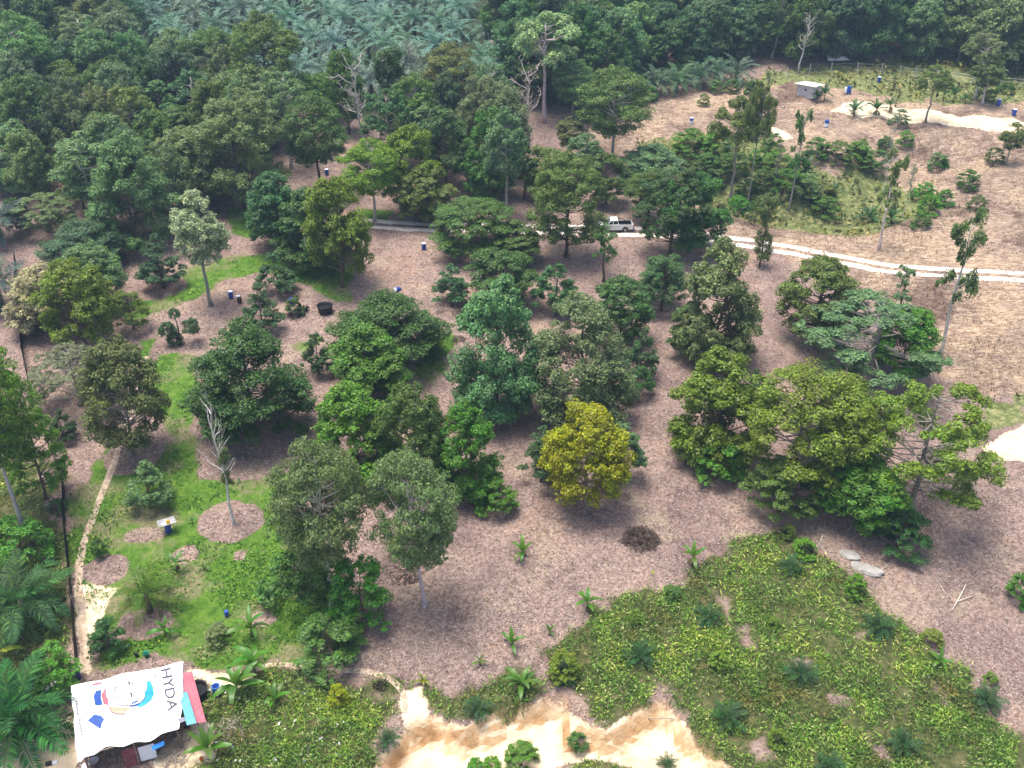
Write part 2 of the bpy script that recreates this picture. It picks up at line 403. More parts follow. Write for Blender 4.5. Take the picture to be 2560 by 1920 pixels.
gr = obj('ground', me); gr['kind'] = 'structure'; gr['label'] = 'brown leaf-strewn orchard ground rising to a brush hill'
ZG = zs.reshape(ny, nx)
def HG(x, y):                     # height of the ground sheet itself
    x = np.asarray(x, float); y = np.asarray(y, float)
    i = np.clip(np.searchsorted(gx, x)-1, 0, nx-2); j = np.clip(np.searchsorted(gy, y)-1, 0, ny-2)
    a = np.clip((x-gx[i])/(gx[i+1]-gx[i]), 0, 1); b = np.clip((y-gy[j])/(gy[j+1]-gy[j]), 0, 1)
    return (ZG[j, i]*(1-a)+ZG[j, i+1]*a)*(1-b)+(ZG[j+1, i]*(1-a)+ZG[j+1, i+1]*a)*b
def Hs(x, y): return float(HG(x, y))
TS = np.concatenate([np.arange(35, 140, .7), np.arange(140, 700, 1.6)])
def ground(u, v):
    d = ray(u, v); n = np.linalg.norm(d); d = d/n
    X = d[0]*TS; Y = d[1]*TS; Z = CAMZ+d[2]*TS
    b = np.nonzero(Z < HG(X, Y))[0]
    i = b[0] if len(b) else len(TS)-1
    lo, hi = TS[max(i-1, 0)], TS[i]
    for _ in range(12):
        m = .5*(lo+hi)
        if CAMZ+d[2]*m < Hs(d[0]*m, d[1]*m): hi = m
        else: lo = m
    m = .5*(lo+hi)
    return d[0]*m, d[1]*m, Hs(d[0]*m, d[1]*m)
def gp(r, x, y): return ground(*src(r, x, y))
ORD = ['first', 'second', 'third', 'fourth', 'fifth', 'sixth', 'seventh', 'eighth', 'ninth', 'tenth', 'eleventh', 'twelfth', 'thirteenth', 'fourteenth', 'fifteenth', 'sixteenth', 'seventeenth',
       'eighteenth', 'nineteenth', 'twentieth', 'twenty-first', 'twenty-second', 'twenty-third', 'twenty-fourth', 'twenty-fifth', 'twenty-sixth', 'twenty-seventh', 'twenty-eighth', 'twenty-ninth', 'thirtieth']
def pix(x, y, z):
    dp = y*CP+(CAMZ-z)*SP; return 1280+F*x/dp, 960-F*(y*SP+(z-CAMZ)*CP)/dp
def rank_labels(objs, fmt, dy):    # label each of a stand by its row from the front and its place in the row
    rows = {}; y0 = min(o.location.y for o in objs)
    for o in objs: rows.setdefault(int((o.location.y-y0)/dy), []).append(o)
    for r, (k, row) in enumerate(sorted(rows.items())):
        for i, o in enumerate(sorted(row, key=lambda q: q.location.x)): o['label'] = fmt % (ORD[min(i, 29)], ORD[min(r, 29)])
# ------------------------------------------------------------------ tree kinds (12 m tall, 9 m wide before scaling)
TH, TR = 12.0, 4.5
CW = {'ivy': 3.2, 'tuft': 4.0, 'tall': 6.0, 'lolly': 7.0, 'bare': 6.0}   # width before scaling, 9 m for the others
def env(form, t):
    form = form.rstrip('L')
    if form == 'dome': return np.sqrt(np.clip(1-((t-.38)/.64)**2, 0, 1))
    if form == 'skirt': return np.clip((1-t**1.7), 0, 1)**.6*np.clip(.72+t*1.4, 0, 1)
    if form == 'cone': return np.clip(1-t, 0, 1)**.72*np.clip(t/.12+.25, 0, 1)
    if form == 'tall': return .60*(.45+.75*np.sin(PI*np.clip(t*.9+.08, 0, 1)))*np.clip((1.02-t)*4, 0, 1)**.5
    if form == 'sparse': return np.sqrt(np.clip(1-((t-.35)/.68)**2, 0, 1))
    if form == 'lolly': return np.sqrt(np.clip(1-((t-.45)/.57)**2, 0, 1))
    if form == 'forest': return np.sqrt(np.clip(1-((t-.45)/.58)**2, 0, 1))
    if form in ('ivy', 'tuft'): return .55+.35*np.sin(t*9)+.0*t
    if form == 'shrub': return np.sqrt(np.clip(1-((t-.25)/.77)**2, 0, 1))
SPEC = {  # crown base fraction, lobes, lobe radius range, leaves, leaf length, limb radius
    'dome': (.17, 60, (.75, 1.5), 27000, .285, .075), 'skirt': (.05, 70, (.7, 1.4), 30000, .285, .06), 'cone': (.14, 50, (.55, 1.1), 19000, .285, .05),
    'tall': (.36, 42, (.65, 1.25), 17000, .24, .07), 'sparse': (.22, 50, (.55, 1.1), 17000, .27, .08), 'lolly': (.56, 30, (.75, 1.3), 14000, .27, .06), 'tuft': (.40, 15, (.7, 1.35), 5200, .27, .05),
    'domeL': (.17, 80, (.6, 1.25), 40000, .205, .06), 'skirtL': (.05, 84, (.6, 1.25), 42000, .205, .05), 'sparseL': (.22, 64, (.45, .95), 26000, .20, .06), 'tallL': (.34, 60, (.6, 1.15), 30000, .205, .06),
    'forest': (.10, 44, (.9, 1.7), 15000, .38, .05), 'ivy': (.10, 40, (.8, 1.7), 9000, .27, .06), 'shrub': (.02, 38, (.7, 1.35), 11000, .36, .04)}
def make_kind(form, seed):
    rng = np.random.default_rng(seed); cb, nl, (r0, r1), nleaf, LL, lr = SPEC[form]
    bottom = TH*cb; ch = TH-bottom
    lob = []; gapa = rng.uniform(0, 2*PI, 3); gapt = rng.uniform(.1, .8, 3)
    tries = 0
    skew = rng.uniform(-.12, .12, 2)
    while len(lob) < nl and tries < 4000:
        tries += 1
        t = rng.uniform(0, 1)
        e = float(env(form, np.array(t)))
        if rng.uniform() > e+.12: continue
        a = rng.uniform(0, 2*PI); r = rng.uniform(r0, r1)*(1.0 if form != 'cone' else (1.1-.5*t))
        rr = max(e*TR*rng.uniform(.90, 1.08)-r*.75, 0)*math.sqrt(rng.uniform(.45, 1.0))
        if any(abs((a-ga+PI) % (2*PI)-PI) < .5 and abs(t-gt) < .16 for ga, gt in zip(gapa, gapt)) and rr > 1: continue
        c = np.array((rr*math.cos(a)+skew[0]*t*ch*.5, rr*math.sin(a)+skew[1]*t*ch*.5, bottom+.35+t*(ch-r*.8-.2)))
        md = (.75 if form.rstrip('L') not in ('sparse', 'tall') else .95)*r
        if any(np.linalg.norm(c-l[0]) < md*.9 for l in lob): continue
        lob.append((c, r))
    wts = np.array([l[1]**2 for l in lob]); wts /= wts.sum(); P = []; Nn = []; Lf = []
    for (c, r), wt in zip(lob, wts):
        n = int(nleaf*wt); ns = 9
        sc = unit(rng.normal(size=(ns, 3))); sc[:, 2] = np.abs(sc[:, 2])*1.1-.35
        sc = unit(sc)*r*.72; sr = r*rng.uniform(.34, .55, ns)
        k = rng.integers(0, ns, n)
        d = unit(rng.normal(size=(n, 3))); d[:, 2] += .25; d = unit(d)
        rad_ = rng.uniform(.35, 1.05, n)**.6
        p = c+(sc[k]+d*(sr[k]*rad_)[:, None])*np.array((1, 1, .82))
        out = unit(p-c)
        nn = unit(.75*d+.5*out+np.array((0, 0, .75))+rng.normal(size=(n, 3))*.55)
        P.append(p); Nn.append(nn); Lf.append(rng.uniform(.65, 1.25, n)*LL)
    P = np.concatenate(P); Nn = np.concatenate(Nn); Lf = np.concatenate(Lf)
    off = np.array((*(.5*(np.percentile(P[:, :2], 2, 0)+np.percentile(P[:, :2], 98, 0))), 0))*.6
    P = P-off; fac = CW.get(form, 9.0)*.49/np.percentile(np.hypot(P[:, 0], P[:, 1]), 96); fz = (TH-bottom)/(np.percentile(P[:, 2], 99.7)-bottom)
    def norm(a):
        b = np.array(a, float); b[..., :2] *= fac; b[..., 2] = bottom+(b[..., 2]-bottom)*fz; return b
    P = norm(P); lob = [(norm(c-off), r*fac) for c, r in lob]; Lf = Lf*np.clip(fac, .7, 1.25)**.5
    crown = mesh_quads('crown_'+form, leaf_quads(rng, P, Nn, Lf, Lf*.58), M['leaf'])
    # trunk and limbs
    mb = MB(); R0 = .24 if form not in ('shrub', 'ivy') else .15
    topz = TH*(.93 if form not in ('dome', 'domeL', 'shrub') else .85); npt = 9
    bend = rng.normal(size=(npt, 2))*.10; bend[0] = 0; bend = np.cumsum(bend, 0)
    pts = [(bend[i, 0], bend[i, 1], -.5+(topz+.5)*i/(npt-1)) for i in range(npt)]
    rs = [R0*1.55]+[R0*(1-.85*i/(npt-1)) for i in range(1, npt)]
    mb.tube(pts, rs, 7)
    def at(z):
        f = (z+.5)/(topz+.5)*(npt-1); i = int(np.clip(f, 0, npt-2)); f -= i
        return np.array(pts[i])*(1-f)+np.array(pts[i+1])*f
    for c, r in lob:
        h = np.hypot(c[0], c[1])
        if h < .5: continue
        z0 = np.clip(c[2]-h*rng.uniform(.25, .6), bottom*.6+.15, topz*.95); a = at(z0); m = .5*(a+c)+np.array((*rng.normal(size=2)*.2, -.18*h*.3))
        mb.tube([a, m, c], [lr*1.1, lr*.75, lr*.3], 5, cap=False)
    for _ in range(10 if form.rstrip('L') in ('sparse', 'dome', 'tall') else 4):   # bare side limbs and twigs
        c, r = lob[rng.integers(len(lob))]; e = c+unit(rng.normal(size=3))*r*1.15
        mb.tube([c, .5*(c+e)+rng.normal(size=3)*.1, e], [lr*.45, lr*.35, lr*.15], 4, cap=False)
    trunk = mb.mesh('trunk_'+form, M['bark'], True)
    return trunk, crown
def make_bare(seed, leafy=500):
    rng = np.random.default_rng(seed); mb = MB(); mc = MB(); npt = 10
    bend = np.cumsum(np.vstack([np.zeros((1, 2)), rng.normal(size=(npt-1, 2))*.16]), 0)
    pts = [np.array((bend[i, 0], bend[i, 1], -.5+12.3*i/(npt-1))) for i in range(npt)]
    mb.tube(pts, [.30]+[.22*(1-.9*i/(npt-1)) for i in range(1, npt)], 7)
    tips = []
    def branch(p, d, L, r, lev):
        q = [np.array(p)]; n = 4
        for i in range(n):
            d = unit(d+rng.normal(size=3)*.28+np.array((0, 0, .12))); q.append(q[-1]+d*L/n)
        (mc if lev else mb).tube(q, [r*(1-.75*i/n) for i in range(n+1)], 5 if lev == 0 else 4, cap=False); tips.extend(q[2:])
        if lev < 2:
            for i in range(3 if lev == 0 else 3):
                k = rng.integers(1, n+1); branch(q[k], unit(d+rng.normal(size=3)*.75), L*rng.uniform(.4, .65), r*.55, lev+1)
    for i in range(13):
        f = rng.uniform(.42, .97); k = int(f*(npt-1)); a = rng.uniform(0, 2*PI)
        branch(pts[k]*(1-(f*(npt-1)-k))+pts[min(k+1, npt-1)]*(f*(npt-1)-k), unit(np.array((math.cos(a), math.sin(a), .75))), rng.uniform(2.0, 4.0)*(1.25-f*.6), .085, 0)
    trunk = mb.mesh('trunk_bare', M['bark'], True)
    twigs = mc.mesh('twigs_bare', M['bark'], True)
    tips = np.array(tips); idx = rng.integers(0, len(tips), leafy)
    P = tips[idx]+rng.normal(size=(leafy, 3))*.22; Nn = unit(rng.normal(size=(leafy, 3))+np.array((0, 0, .8)))
    L = rng.uniform(.2, .4, leafy)
    lv = mesh_quads('leaves_bare', leaf_quads(rng, P, Nn, L, L*.55), M['leaf'])
    return trunk, twigs, lv
KIND = {}
for i, (f, n) in enumerate((('dome', 4), ('domeL', 2), ('skirtL', 2), ('sparseL', 2), ('tallL', 2), ('tuft', 3), ('skirt', 3), ('cone', 3), ('tall', 3), ('sparse', 3), ('lolly', 2), ('forest', 4), ('ivy', 2), ('shrub', 3))):
    KIND[f] = [make_kind(f, 100*i+j+5) for j in range(n)]
BAREK = [make_bare(71, 260), make_bare(72, 900), make_bare(73, 120)]
TINT = {'dk': (.058, .120, .028), 'md': (.094, .172, .038), 'yg': (.155, .238, .032), 'yl': (.29, .33, .022), 'gg': (.160, .238, .094), 'pl': (.34, .39, .215),
        'bl': (.080, .150, .056), 'ol': (.146, .190, .050), 'br': (.24, .205, .105), 'bg': (.112, .235, .032), 'sh': (.112, .26, .036), 'kh': (.185, .22, .092)}
BARK = {'b': (.11, .085, .065), 'g': (.26, .24, .21), 'w': (.46, .44, .40), 'r': (.13, .07, .045)}
rnd = random.Random(4)
def jit(c, a=.14): return tuple(max(.004, v*(1+rnd.uniform(-a, a))) for v in c)
def tree(label, form, p, h, wd, tint, bark='g', name='durian_tree', cat='tree', group=None, var=None, rz=None):
    rz = rnd.uniform(0, 2*PI) if rz is None else rz
    q = wd/CW.get(form, 9.0); o = thing(name, label, cat, p, rz, group, (q, q, h/TH))
    o.rotation_euler = (rnd.gauss(0, .02), rnd.gauss(0, .02), rz)
    if form == 'bare':
        t, tw, lv = BAREK[var if var is not None else rnd.randrange(3)]
        obj('trunk', t, o, color=jit(BARK[bark], .1)); c = obj('crown', tw, o, color=jit(BARK[bark], .1)); obj('leaves', lv, c, color=jit(TINT[tint]))
    else:
        ks = KIND[form]; t, c = ks[var if var is not None else rnd.randrange(len(ks))]
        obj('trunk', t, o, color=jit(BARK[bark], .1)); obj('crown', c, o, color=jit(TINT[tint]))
    return o
def ptree(label, form, r, bx, by, ty, wpx, tint, bark='g', **k):
    u, v = src(r, bx, by); p = ground(u, v); _, vt = src(r, bx, ty)
    h = max(height_to(p, vt), .8); sc = ZM if r in REG else (2212/2560.0 if r == 'Z' else 5.395)
    mid = (p[0], p[1], p[2]+h*.6); wd = wpx/sc/F*depth_of(mid)*{'ivy': .7, 'tuft': .75, 'tall': 1.1}.get(form, 1.2)
    if form == 'bare': wd = max(wd, 2.2)
    if wd > {'dome': 9.5, 'skirt': 10, 'sparse': 8.5, 'tall': 7}.get(form, 99): form += 'L'
    return tree(label, form, (p[0], p[1], p[2]-.03), h, wd*1.0, tint, bark, **k)
TREES = [
 # label, form, region, base x, y, top y, width, tint, bark
 ('huge grey-green tree at the far left edge, before the forest', 'dome', 'A', 190, 800, 90, 430, 'gg', 'w'),
 ('twin-stemmed round tree with white stems, left of the palm plantation', 'lolly', 'A', 610, 600, 80, 270, 'gg', 'w'),
 ('grey slender tree with a pale stem against the leftmost palms', 'tall', 'A', 795, 470, 0, 230, 'gg', 'w'),
 ('olive tree behind the tall pale-stemmed tree at far left', 'tall', 'A', 460, 800, 390, 270, 'ol', 'g'),
 ('olive tree with brown stem right of its olive twin at far left', 'tall', 'A', 756, 890, 390, 260, 'ol', 'b'),
 ('dark dense tree below the leftmost palms', 'dome', 'A', 940, 860, 320, 320, 'dk', 'b'),
 ('broad dark green tree with bright crown before the palm plantation', 'dome', 'A', 1400, 720, 185, 380, 'md', 'g'),
 ('tallest broad tree with brownish top before the palm plantation', 'dome', 'A', 1760, 800, 85, 440, 'ol', 'b'),
 ('brown-green airy tree below the tallest broad tree', 'sparse', 'A', 1380, 760, 375, 350, 'kh', 'b'),
 ('pointed pale green tree in the middle of the upper left orchard', 'cone', 'A', 1060, 930, 515, 320, 'gg', 'g'),
 ('leafy tree with long bare pale stem near the left edge', 'lolly', 'A', 495, 1010, 615, 300, 'ol', 'w'),
 ('small yellowish tree beside the long pale stem at left', 'sparse', 'A', 385, 925, 765, 190, 'yg', 'b'),
 ('round grey-green tree under the pointed pale tree', 'dome', 'A', 1180, 1010, 695, 300, 'md', 'g'),
 ('wide pale-topped tree on a straight brown stem, upper left orchard', 'dome', 'A', 1572, 1345, 585, 500, 'gg', 'b'),
 ('slender grey tree with a long white stem, upper left orchard', 'lolly', 'A', 1875, 1085, 445, 280, 'gg', 'w'),
 ('open-crowned tree beside the bare pink ground, upper left orchard', 'tall', 'A', 2068, 1250, 612, 400, 'md', 'b'),
 ('bluish narrow tree close to the left fence', 'dome', 'A', 250, 1300, 835, 240, 'gg', 'b'),
 ('small yellow-green tree right of the bluish narrow tree', 'shrub', 'A', 410, 1120, 925, 190, 'yg', 'b'),
 ('narrow olive-brown tree between the bluish tree and the big dark one', 'dome', 'A', 540, 1340, 945, 230, 'ol', 'b'),
 ('very large blue-green tree in the left orchard', 'skirt', 'A', 890, 1600, 855, 450, 'gg', 'b'),
 ('grey-topped large tree right of the very large blue-green one', 'dome', 'A', 1230, 1340, 825, 360, 'gg', 'g'),
 ('low brownish airy tree under the grey-topped large tree', 'sparse', 'A', 1300, 1310, 1055, 340, 'kh', 'b'),
 ('flat-topped brownish-grey tree near the left fence', 'sparse', 'A', 310, 1490, 1255, 350, 'kh', 'b'),
 ('small dark tree hard against the left fence', 'dome', 'A', 140, 1495, 1275, 130, 'dk', 'b'),
 ('broad round green tree left of the cream-coloured tree', 'skirt', 'A', 570, 1740, 1415, 450, 'bl', 'b'),
 ('dark two-headed tree right of the cream-coloured tree', 'skirt', 'A', 1800, 1600, 1085, 340, 'bl', 'b'),
 ('broad green tree above the black water tub', 'skirt', 'A', 2030, 1700, 1235, 410, 'md', 'b'),
 ('dark round tree behind the slender grey tree with white stem', 'dome', 'A', 2090, 800, 475, 250, 'md', 'b'),
 ('cream-coloured tall tree with pale stem, left orchard', 'tall', 'D', 1360, 320, -405, 320, 'pl', 'g'),
 ('pale rounded tree at the fence corner, left side', 'skirt', 'D', 320, 480, 55, 380, 'pl', 'b'),
 ('pale tree top behind the yellow-green tree at left', 'dome', 'D', 640, 330, -60, 330, 'gg', 'b'),
 ('bright yellow-green branching tree above the brown slope at left', 'dome', 'D', 555, 590, 25, 400, 'yg', 'b'),
 ('small yellow-green side tree beside the pink litter at left', 'sparse', 'D', 860, 470, 220, 210, 'yg', 'b'),
 ('dark young conical tree on a round brown patch, left orchard', 'cone', 'D', 1050, 205, -125, 250, 'bl', 'b'),
 ('young tree above the brown drum, left orchard', 'cone', 'D', 1798, 240, -15, 230, 'bl', 'b'),
 ('dark young conical tree between the drums and the black tub', 'cone', 'D', 1695, 480, 195, 230, 'bl', 'b'),
 ('large dense dark green tree, widest in the left foreground', 'skirt', 'D', 1640, 1150, 425, 660, 'dk', 'b'),
 ('small bluish sapling right of the widest dark tree', 'cone', 'D', 2055, 760, 495, 170, 'bl', 'b'),
 ('olive spreading tree on a bare brown patch by the footpath', 'dome', 'D', 865, 1285, 585, 450, 'ol', 'g'),
 ('thin greyish tree with visible branches behind the olive spreading tree', 'sparse', 'D', 520, 960, 590, 470, 'kh', 'g'),
 ('tall yellow-green tree with white stem at the left picture edge', 'tall', 'G', 140, 80, -1170, 520, 'yg', 'w'),
 ('low yellow-green tree leaning over the black net fence', 'sparse', 'D', 290, 1560, 1000, 330, 'yg', 'b'),
 ('small dark tree beside the black net fence', 'cone', 'D', 420, 1190, 990, 150, 'dk', 'b'),
 ('small grey-green tree below the olive spreading tree', 'cone', 'D', 970, 1600, 1315, 260, 'gg', 'b'),
 ('big dark tree left of centre below the blue drum', 'skirt', 'E', 330, 690, 240, 640, 'dk', 'b'),
 ('yellow-green round tree just left of the blue drum', 'dome', 'E', 20, 200, -495, 380, 'yg', 'b'),
 ('bright green bushy tree right of the widest dark tree', 'skirt', 'E', 190, 970, 440, 450, 'bg', 'b'),
 ('tall pale-green tree with dark skirt at the picture centre', 'skirt', 'E', 1000, 1020, 150, 500, 'gg', 'b'),
 ('tallest rounded grey-green tree right of the picture centre', 'skirt', 'E', 1545, 1040, 275, 580, 'gg', 'b'),
 ('dark tree hiding behind the tallest rounded centre tree', 'dome', 'E', 1800, 560, 145, 340, 'md', 'b'),
 ('dark green round tree above the picture centre', 'dome', 'E', 1040, 320, -25, 380, 'md', 'b'),
 ('small conical tree left of the dark green round centre tree', 'cone', 'E', 715, 325, 60, 230, 'bl', 'b'),
 ('young tree with thin stem right of the dark green round centre tree', 'cone', 'E', 1390, 355, 50, 270, 'bl', 'b'),
 ('young umbrella-shaped tree with thin stem, right of centre', 'dome', 'E', 2065, 350, 5, 280, 'bl', 'b'),
 ('young tree between the tallest rounded tree and the right grove', 'cone', 'E', 1925, 785, 465, 200, 'bl', 'b'),
 ('low dark sapling under the young tree right of centre', 'cone', 'E', 1900, 895, 700, 190, 'dk', 'b'),
 ('large bluish tree with twin bulges, right of centre', 'skirt', 'F', 205, 660, -90, 450, 'gg', 'b'),
 ('wide low skirt tree left of the large bluish twin-bulge tree', 'dome', 'F', 60, 640, 300, 260, 'md', 'b'),
 ('bright green rounded tree left of the pale-topped foreground tree', 'skirt', 'E', 120, 1400, 860, 480, 'bg', 'b'),
 ('bright green pointed tree behind the pale-topped foreground tree', 'dome', 'E', 500, 1480, 825, 400, 'md', 'b'),
 ('bright green drooping tree right of the pale-topped foreground tree', 'skirt', 'E', 830, 1540, 955, 360, 'bg', 'b'),
 ('low green side bush of the drooping tree', 'shrub', 'E', 1000, 1640, 1450, 230, 'bg', 'b'),
 ('grey-green leaning tree with white stem, left foreground', 'tall', 'Z', 716, 1322, 955, 190, 'gg', 'w'),
 ('pale-topped tree on a clean white stem, centre foreground', 'tall', 'Z', 917, 1310, 980, 185, 'gg', 'w'),
 ('low dark bush under the leaning tree, left side', 'shrub', 'Z', 650, 1300, 1140, 150, 'md', 'b'),
 ('dark bush under the leaning tree, right side', 'shrub', 'Z', 785, 1335, 1205, 120, 'bg', 'b'),
 ('dark low bush below the leaning tree', 'shrub', 'Z', 712, 1425, 1345, 130, 'md', 'b'),
 ('bluish young tree left of the yellow tree', 'cone', 'E', 1290, 1450, 1100, 250, 'bl', 'b'),
 ('bright yellow-leaved tree in the centre foreground', 'dome', 'E', 1580, 1600, 980, 470, 'yl', 'g'),
 ('grey-green young tree touching the yellow tree', 'cone', 'E', 1795, 1460, 1085, 280, 'gg', 'b'),
 ('large yellow-green tree with a hanging lower ball, right foreground', 'skirt', 'F', 190, 1290, 635, 500, 'yg', 'b'),
 ('low green ball of leaves under the large yellow-green tree', 'shrub', 'F', 235, 1430, 1170, 270, 'bg', 'b'),
 ('small dark tree right of the large yellow-green tree', 'cone', 'F', 440, 1010, 720, 190, 'dk', 'b'),
 ('wide forked yellow-green tree, right foreground', 'dome', 'F', 735, 1480, 725, 720, 'yg', 'g'),
 ('low green tree before the wide forked tree', 'sparse', 'F', 640, 1640, 1330, 430, 'md', 'b'),
 ('open olive tree above the big spreading grey tree', 'dome', 'F', 845, 535, 40, 430, 'ol', 'b'),
 ('big spreading grey-green tree at the right', 'sparse', 'F', 1190, 835, 280, 760, 'gg', 'g'),
 ('bright green right half of the spreading tree pair', 'dome', 'F', 1400, 800, 340, 360, 'bg', 'b'),
 ('slim two-tiered tree behind the spreading grey tree', 'tuft', 'F', 1385, 430, 65, 200, 'gg', 'b'),
 ('tall thin tree with tufts of leaves below the road bend', 'tuft', 'F', 1665, 645, -290, 330, 'md', 'w'),
 ('large sparse yellow-green tree with bare top branches, far right', 'sparse', 'F', 1490, 1660, 830, 780, 'yg', 'g'),
 ('leafy low tree between the two right foreground trees', 'dome', 'F', 1140, 1720, 1330, 470, 'bg', 'b'),
 ('dark low tree under the large sparse tree, lower right', 'shrub', 'I', 1400, 230, 20, 330, 'dk', 'b'),
 ('ivy-wrapped pole-like tree beside the sandy road', 'ivy', 'F', 512, 68, -410, 200, 'ol', 'b'),
 ('bare grey tree with dense twigs, upper middle', 'bare', 'B', 160, 1000, 395, 250, 'kh', 'w'),
 ('dark column of leaves, upper middle', 'ivy', 'B', 335, 950, 295, 300, 'dk', 'b'),
 ('slim leafless grey tree before the palm plantation', 'bare', 'B', 490, 850, 275, 170, 'kh', 'g'),
 ('round olive tree standing before the palm plantation', 'dome', 'B', 740, 830, 285, 360, 'ol', 'g'),
 ('tall pale fine-leaved tree standing clear before the dark forest', 'lolly', 'B', 1318, 790, 85, 370, 'pl', 'w'),
 ('thin brownish tree with bare pale stem below the tall pale tree', 'bare', 'B', 1205, 960, 440, 260, 'br', 'w'),
 ('slim green tree right of the tall pale tree', 'tall', 'B', 1490, 780, 395, 250, 'gg', 'g'),
 ('orange-brown tree below the round olive tree', 'sparse', 'B', 960, 850, 535, 290, 'br', 'b'),
 ('dark blue-green tree on two dark stems, upper middle', 'dome', 'B', 680, 1205, 695, 290, 'bl', 'b'),
 ('dark tree right of the two-stemmed dark tree', 'skirt', 'B', 960, 1270, 690, 290, 'md', 'b'),
 ('light green slim tree with a long pale stem, upper middle', 'tall', 'B', 1065, 1400, 685, 270, 'gg', 'g'),
 ('small dark tree on a red-brown stem', 'lolly', 'B', 1182, 1278, 955, 200, 'dk', 'r'),
 ('olive tree right of the red-brown stem', 'dome', 'B', 1310, 1280, 950, 260, 'ol', 'b'),
 ('dark shaggy tree with ragged top left of the dry hill', 'tall', 'B', 1745, 1080, 430, 440, 'ol', 'w'),
 ('small tree on a dark flared stem above the pickup', 'dome', 'B', 1712, 1315, 990, 250, 'md', 'b'),
 ('wide olive tree with a long brown stem left of the pickup', 'dome', 'B', 1450, 1650, 985, 430, 'ol', 'b'),
 ('slim young tree on the slope edge, upper middle', 'tall', 'B', 1470, 1040, 755, 190, 'ol', 'b'),
 ('green tree on the slope edge left of the shaggy tree', 'dome', 'B', 1565, 1140, 860, 220, 'gg', 'b'),
 ('bushy grey-green tree at the foot of the dry hill', 'skirt', 'B', 1990, 1180, 930, 350, 'gg', 'b'),
 ('leafy tree with thin stem behind the pickup', 'tall', 'B', 1978, 1425, 1090, 330, 'md', 'b'),
 ('large dark many-limbed tree right of the pickup', 'sparse', 'Z', 1450, 552, 365, 150, 'dk', 'b'),
 ('leafy half of the large tree above the sandy road', 'dome', 'Z', 1490, 545, 375, 130, 'md', 'b'),
 ('yellowish tree with white stem, upper middle', 'tall', 'B', 217, 1425, 900, 380, 'yg', 'w'),
 ('yellow-topped tree right of the yellowish white-stemmed tree', 'dome', 'B', 470, 1360, 815, 330, 'yg', 'g'),
 ('olive bushy tree left of the white table', 'dome', 'B', 550, 1420, 1075, 340, 'ol', 'b'),
 ('wide dark tree on the near side of the road, upper middle', 'dome', 'B', 850, 1620, 1270, 460, 'md', 'b'),
 ('low dark tree right of the wide dark roadside tree', 'skirt', 'B', 1120, 1690, 1425, 290, 'md', 'b'),
 ('thin tree with tufted leaves before the pickup', 'tuft', 'E', 1695, 165, -190, 230, 'md', 'b'),
 ('small pale tree beside the road, upper middle', 'tall', 'B', 1000, 1300, 1110, 170, 'gg', 'b'),
 ('green tree left of the bare grey tree, upper middle', 'dome', 'B', 60, 860, 320, 220, 'md', 'b'),
 ('grey-green filler tree between bare trees, upper middle', 'tall', 'B', 620, 860, 480, 260, 'gg', 'b'),
 ('clumpy dark tree on a grey leaning stem in the gully', 'lolly', 'C', 325, 1305, 640, 290, 'ol', 'g'),
 ('tallest bare-stemmed tree rising from the gully', 'lolly', 'C', 430, 1325, 520, 170, 'ol', 'g'),
 ('slim tree with leaf tufts right of the tallest gully tree', 'tuft', 'C', 697, 1355, 700, 170, 'md', 'g'),
 ('small dark ball-shaped tree on the dry hill', 'dome', 'C', 1310, 985, 875, 85, 'bl', 'b'),
 ('bare leaning pole-like stem on the dry hill', 'bare', 'C', 1295, 1275, 780, 60, 'kh', 'w'),
 ('leaning tree with dark tufts and forked white stem by the road', 'tuft', 'C', 1280, 1610, 960, 230, 'ol', 'w'),
 ('short bare white stem right of the leaning forked tree', 'bare', 'C', 1430, 1400, 1100, 60, 'kh', 'w'),
 ('dark leafy tree on the grassy hilltop', 'lolly', 'C', 1578, 785, 425, 200, 'ol', 'g'),
 ('small slim tree near the right edge of the dry hill', 'tall', 'C', 2095, 1060, 785, 150, 'ol', 'g'),
 ('leafless white tree at the forest edge behind the hut', 'bare', 'C', 760, 470, 85, 170, 'kh', 'w'),
 ('tall white-stemmed tree at the right forest edge', 'lolly', 'C', 1890, 640, 200, 190, 'kh', 'w'),
 ('white-stemmed twin right of the tall forest-edge tree', 'tall', 'C', 1942, 675, 370, 190, 'ol', 'w'),
 ('small round sapling next to the ivy-wrapped roadside tree', 'lolly', 'C', 455, 1442, 1295, 75, 'md', 'b'),
 ('thin bare pole of a tree in the left of the gully', 'bare', 'C', 600, 1250, 915, 50, 'kh', 'g'),
 ('very slender sapling left of the hut', 'bare', 'C', 545, 760, 480, 70, 'ol', 'g'),
 ('dark ragged treetop left of the hut', 'sparse', 'C', 440, 790, 520, 170, 'dk', 'b'),
 ('thin leaning whip tree left of the banana clump on the hill', 'bare', 'C', 1385, 690, 560, 110, 'kh', 'b'),
]
for t in TREES:
    nm = 'durian_tree'
    if t[1] == 'bare': nm = 'dead_tree'
    elif t[1] in ('tall', 'lolly', 'ivy', 'tuft'): nm = 'slender_tree'
    elif t[1] == 'shrub': nm = 'shrub'
    ptree(*t[:9], name=nm, cat='shrub' if nm == 'shrub' else 'tree')
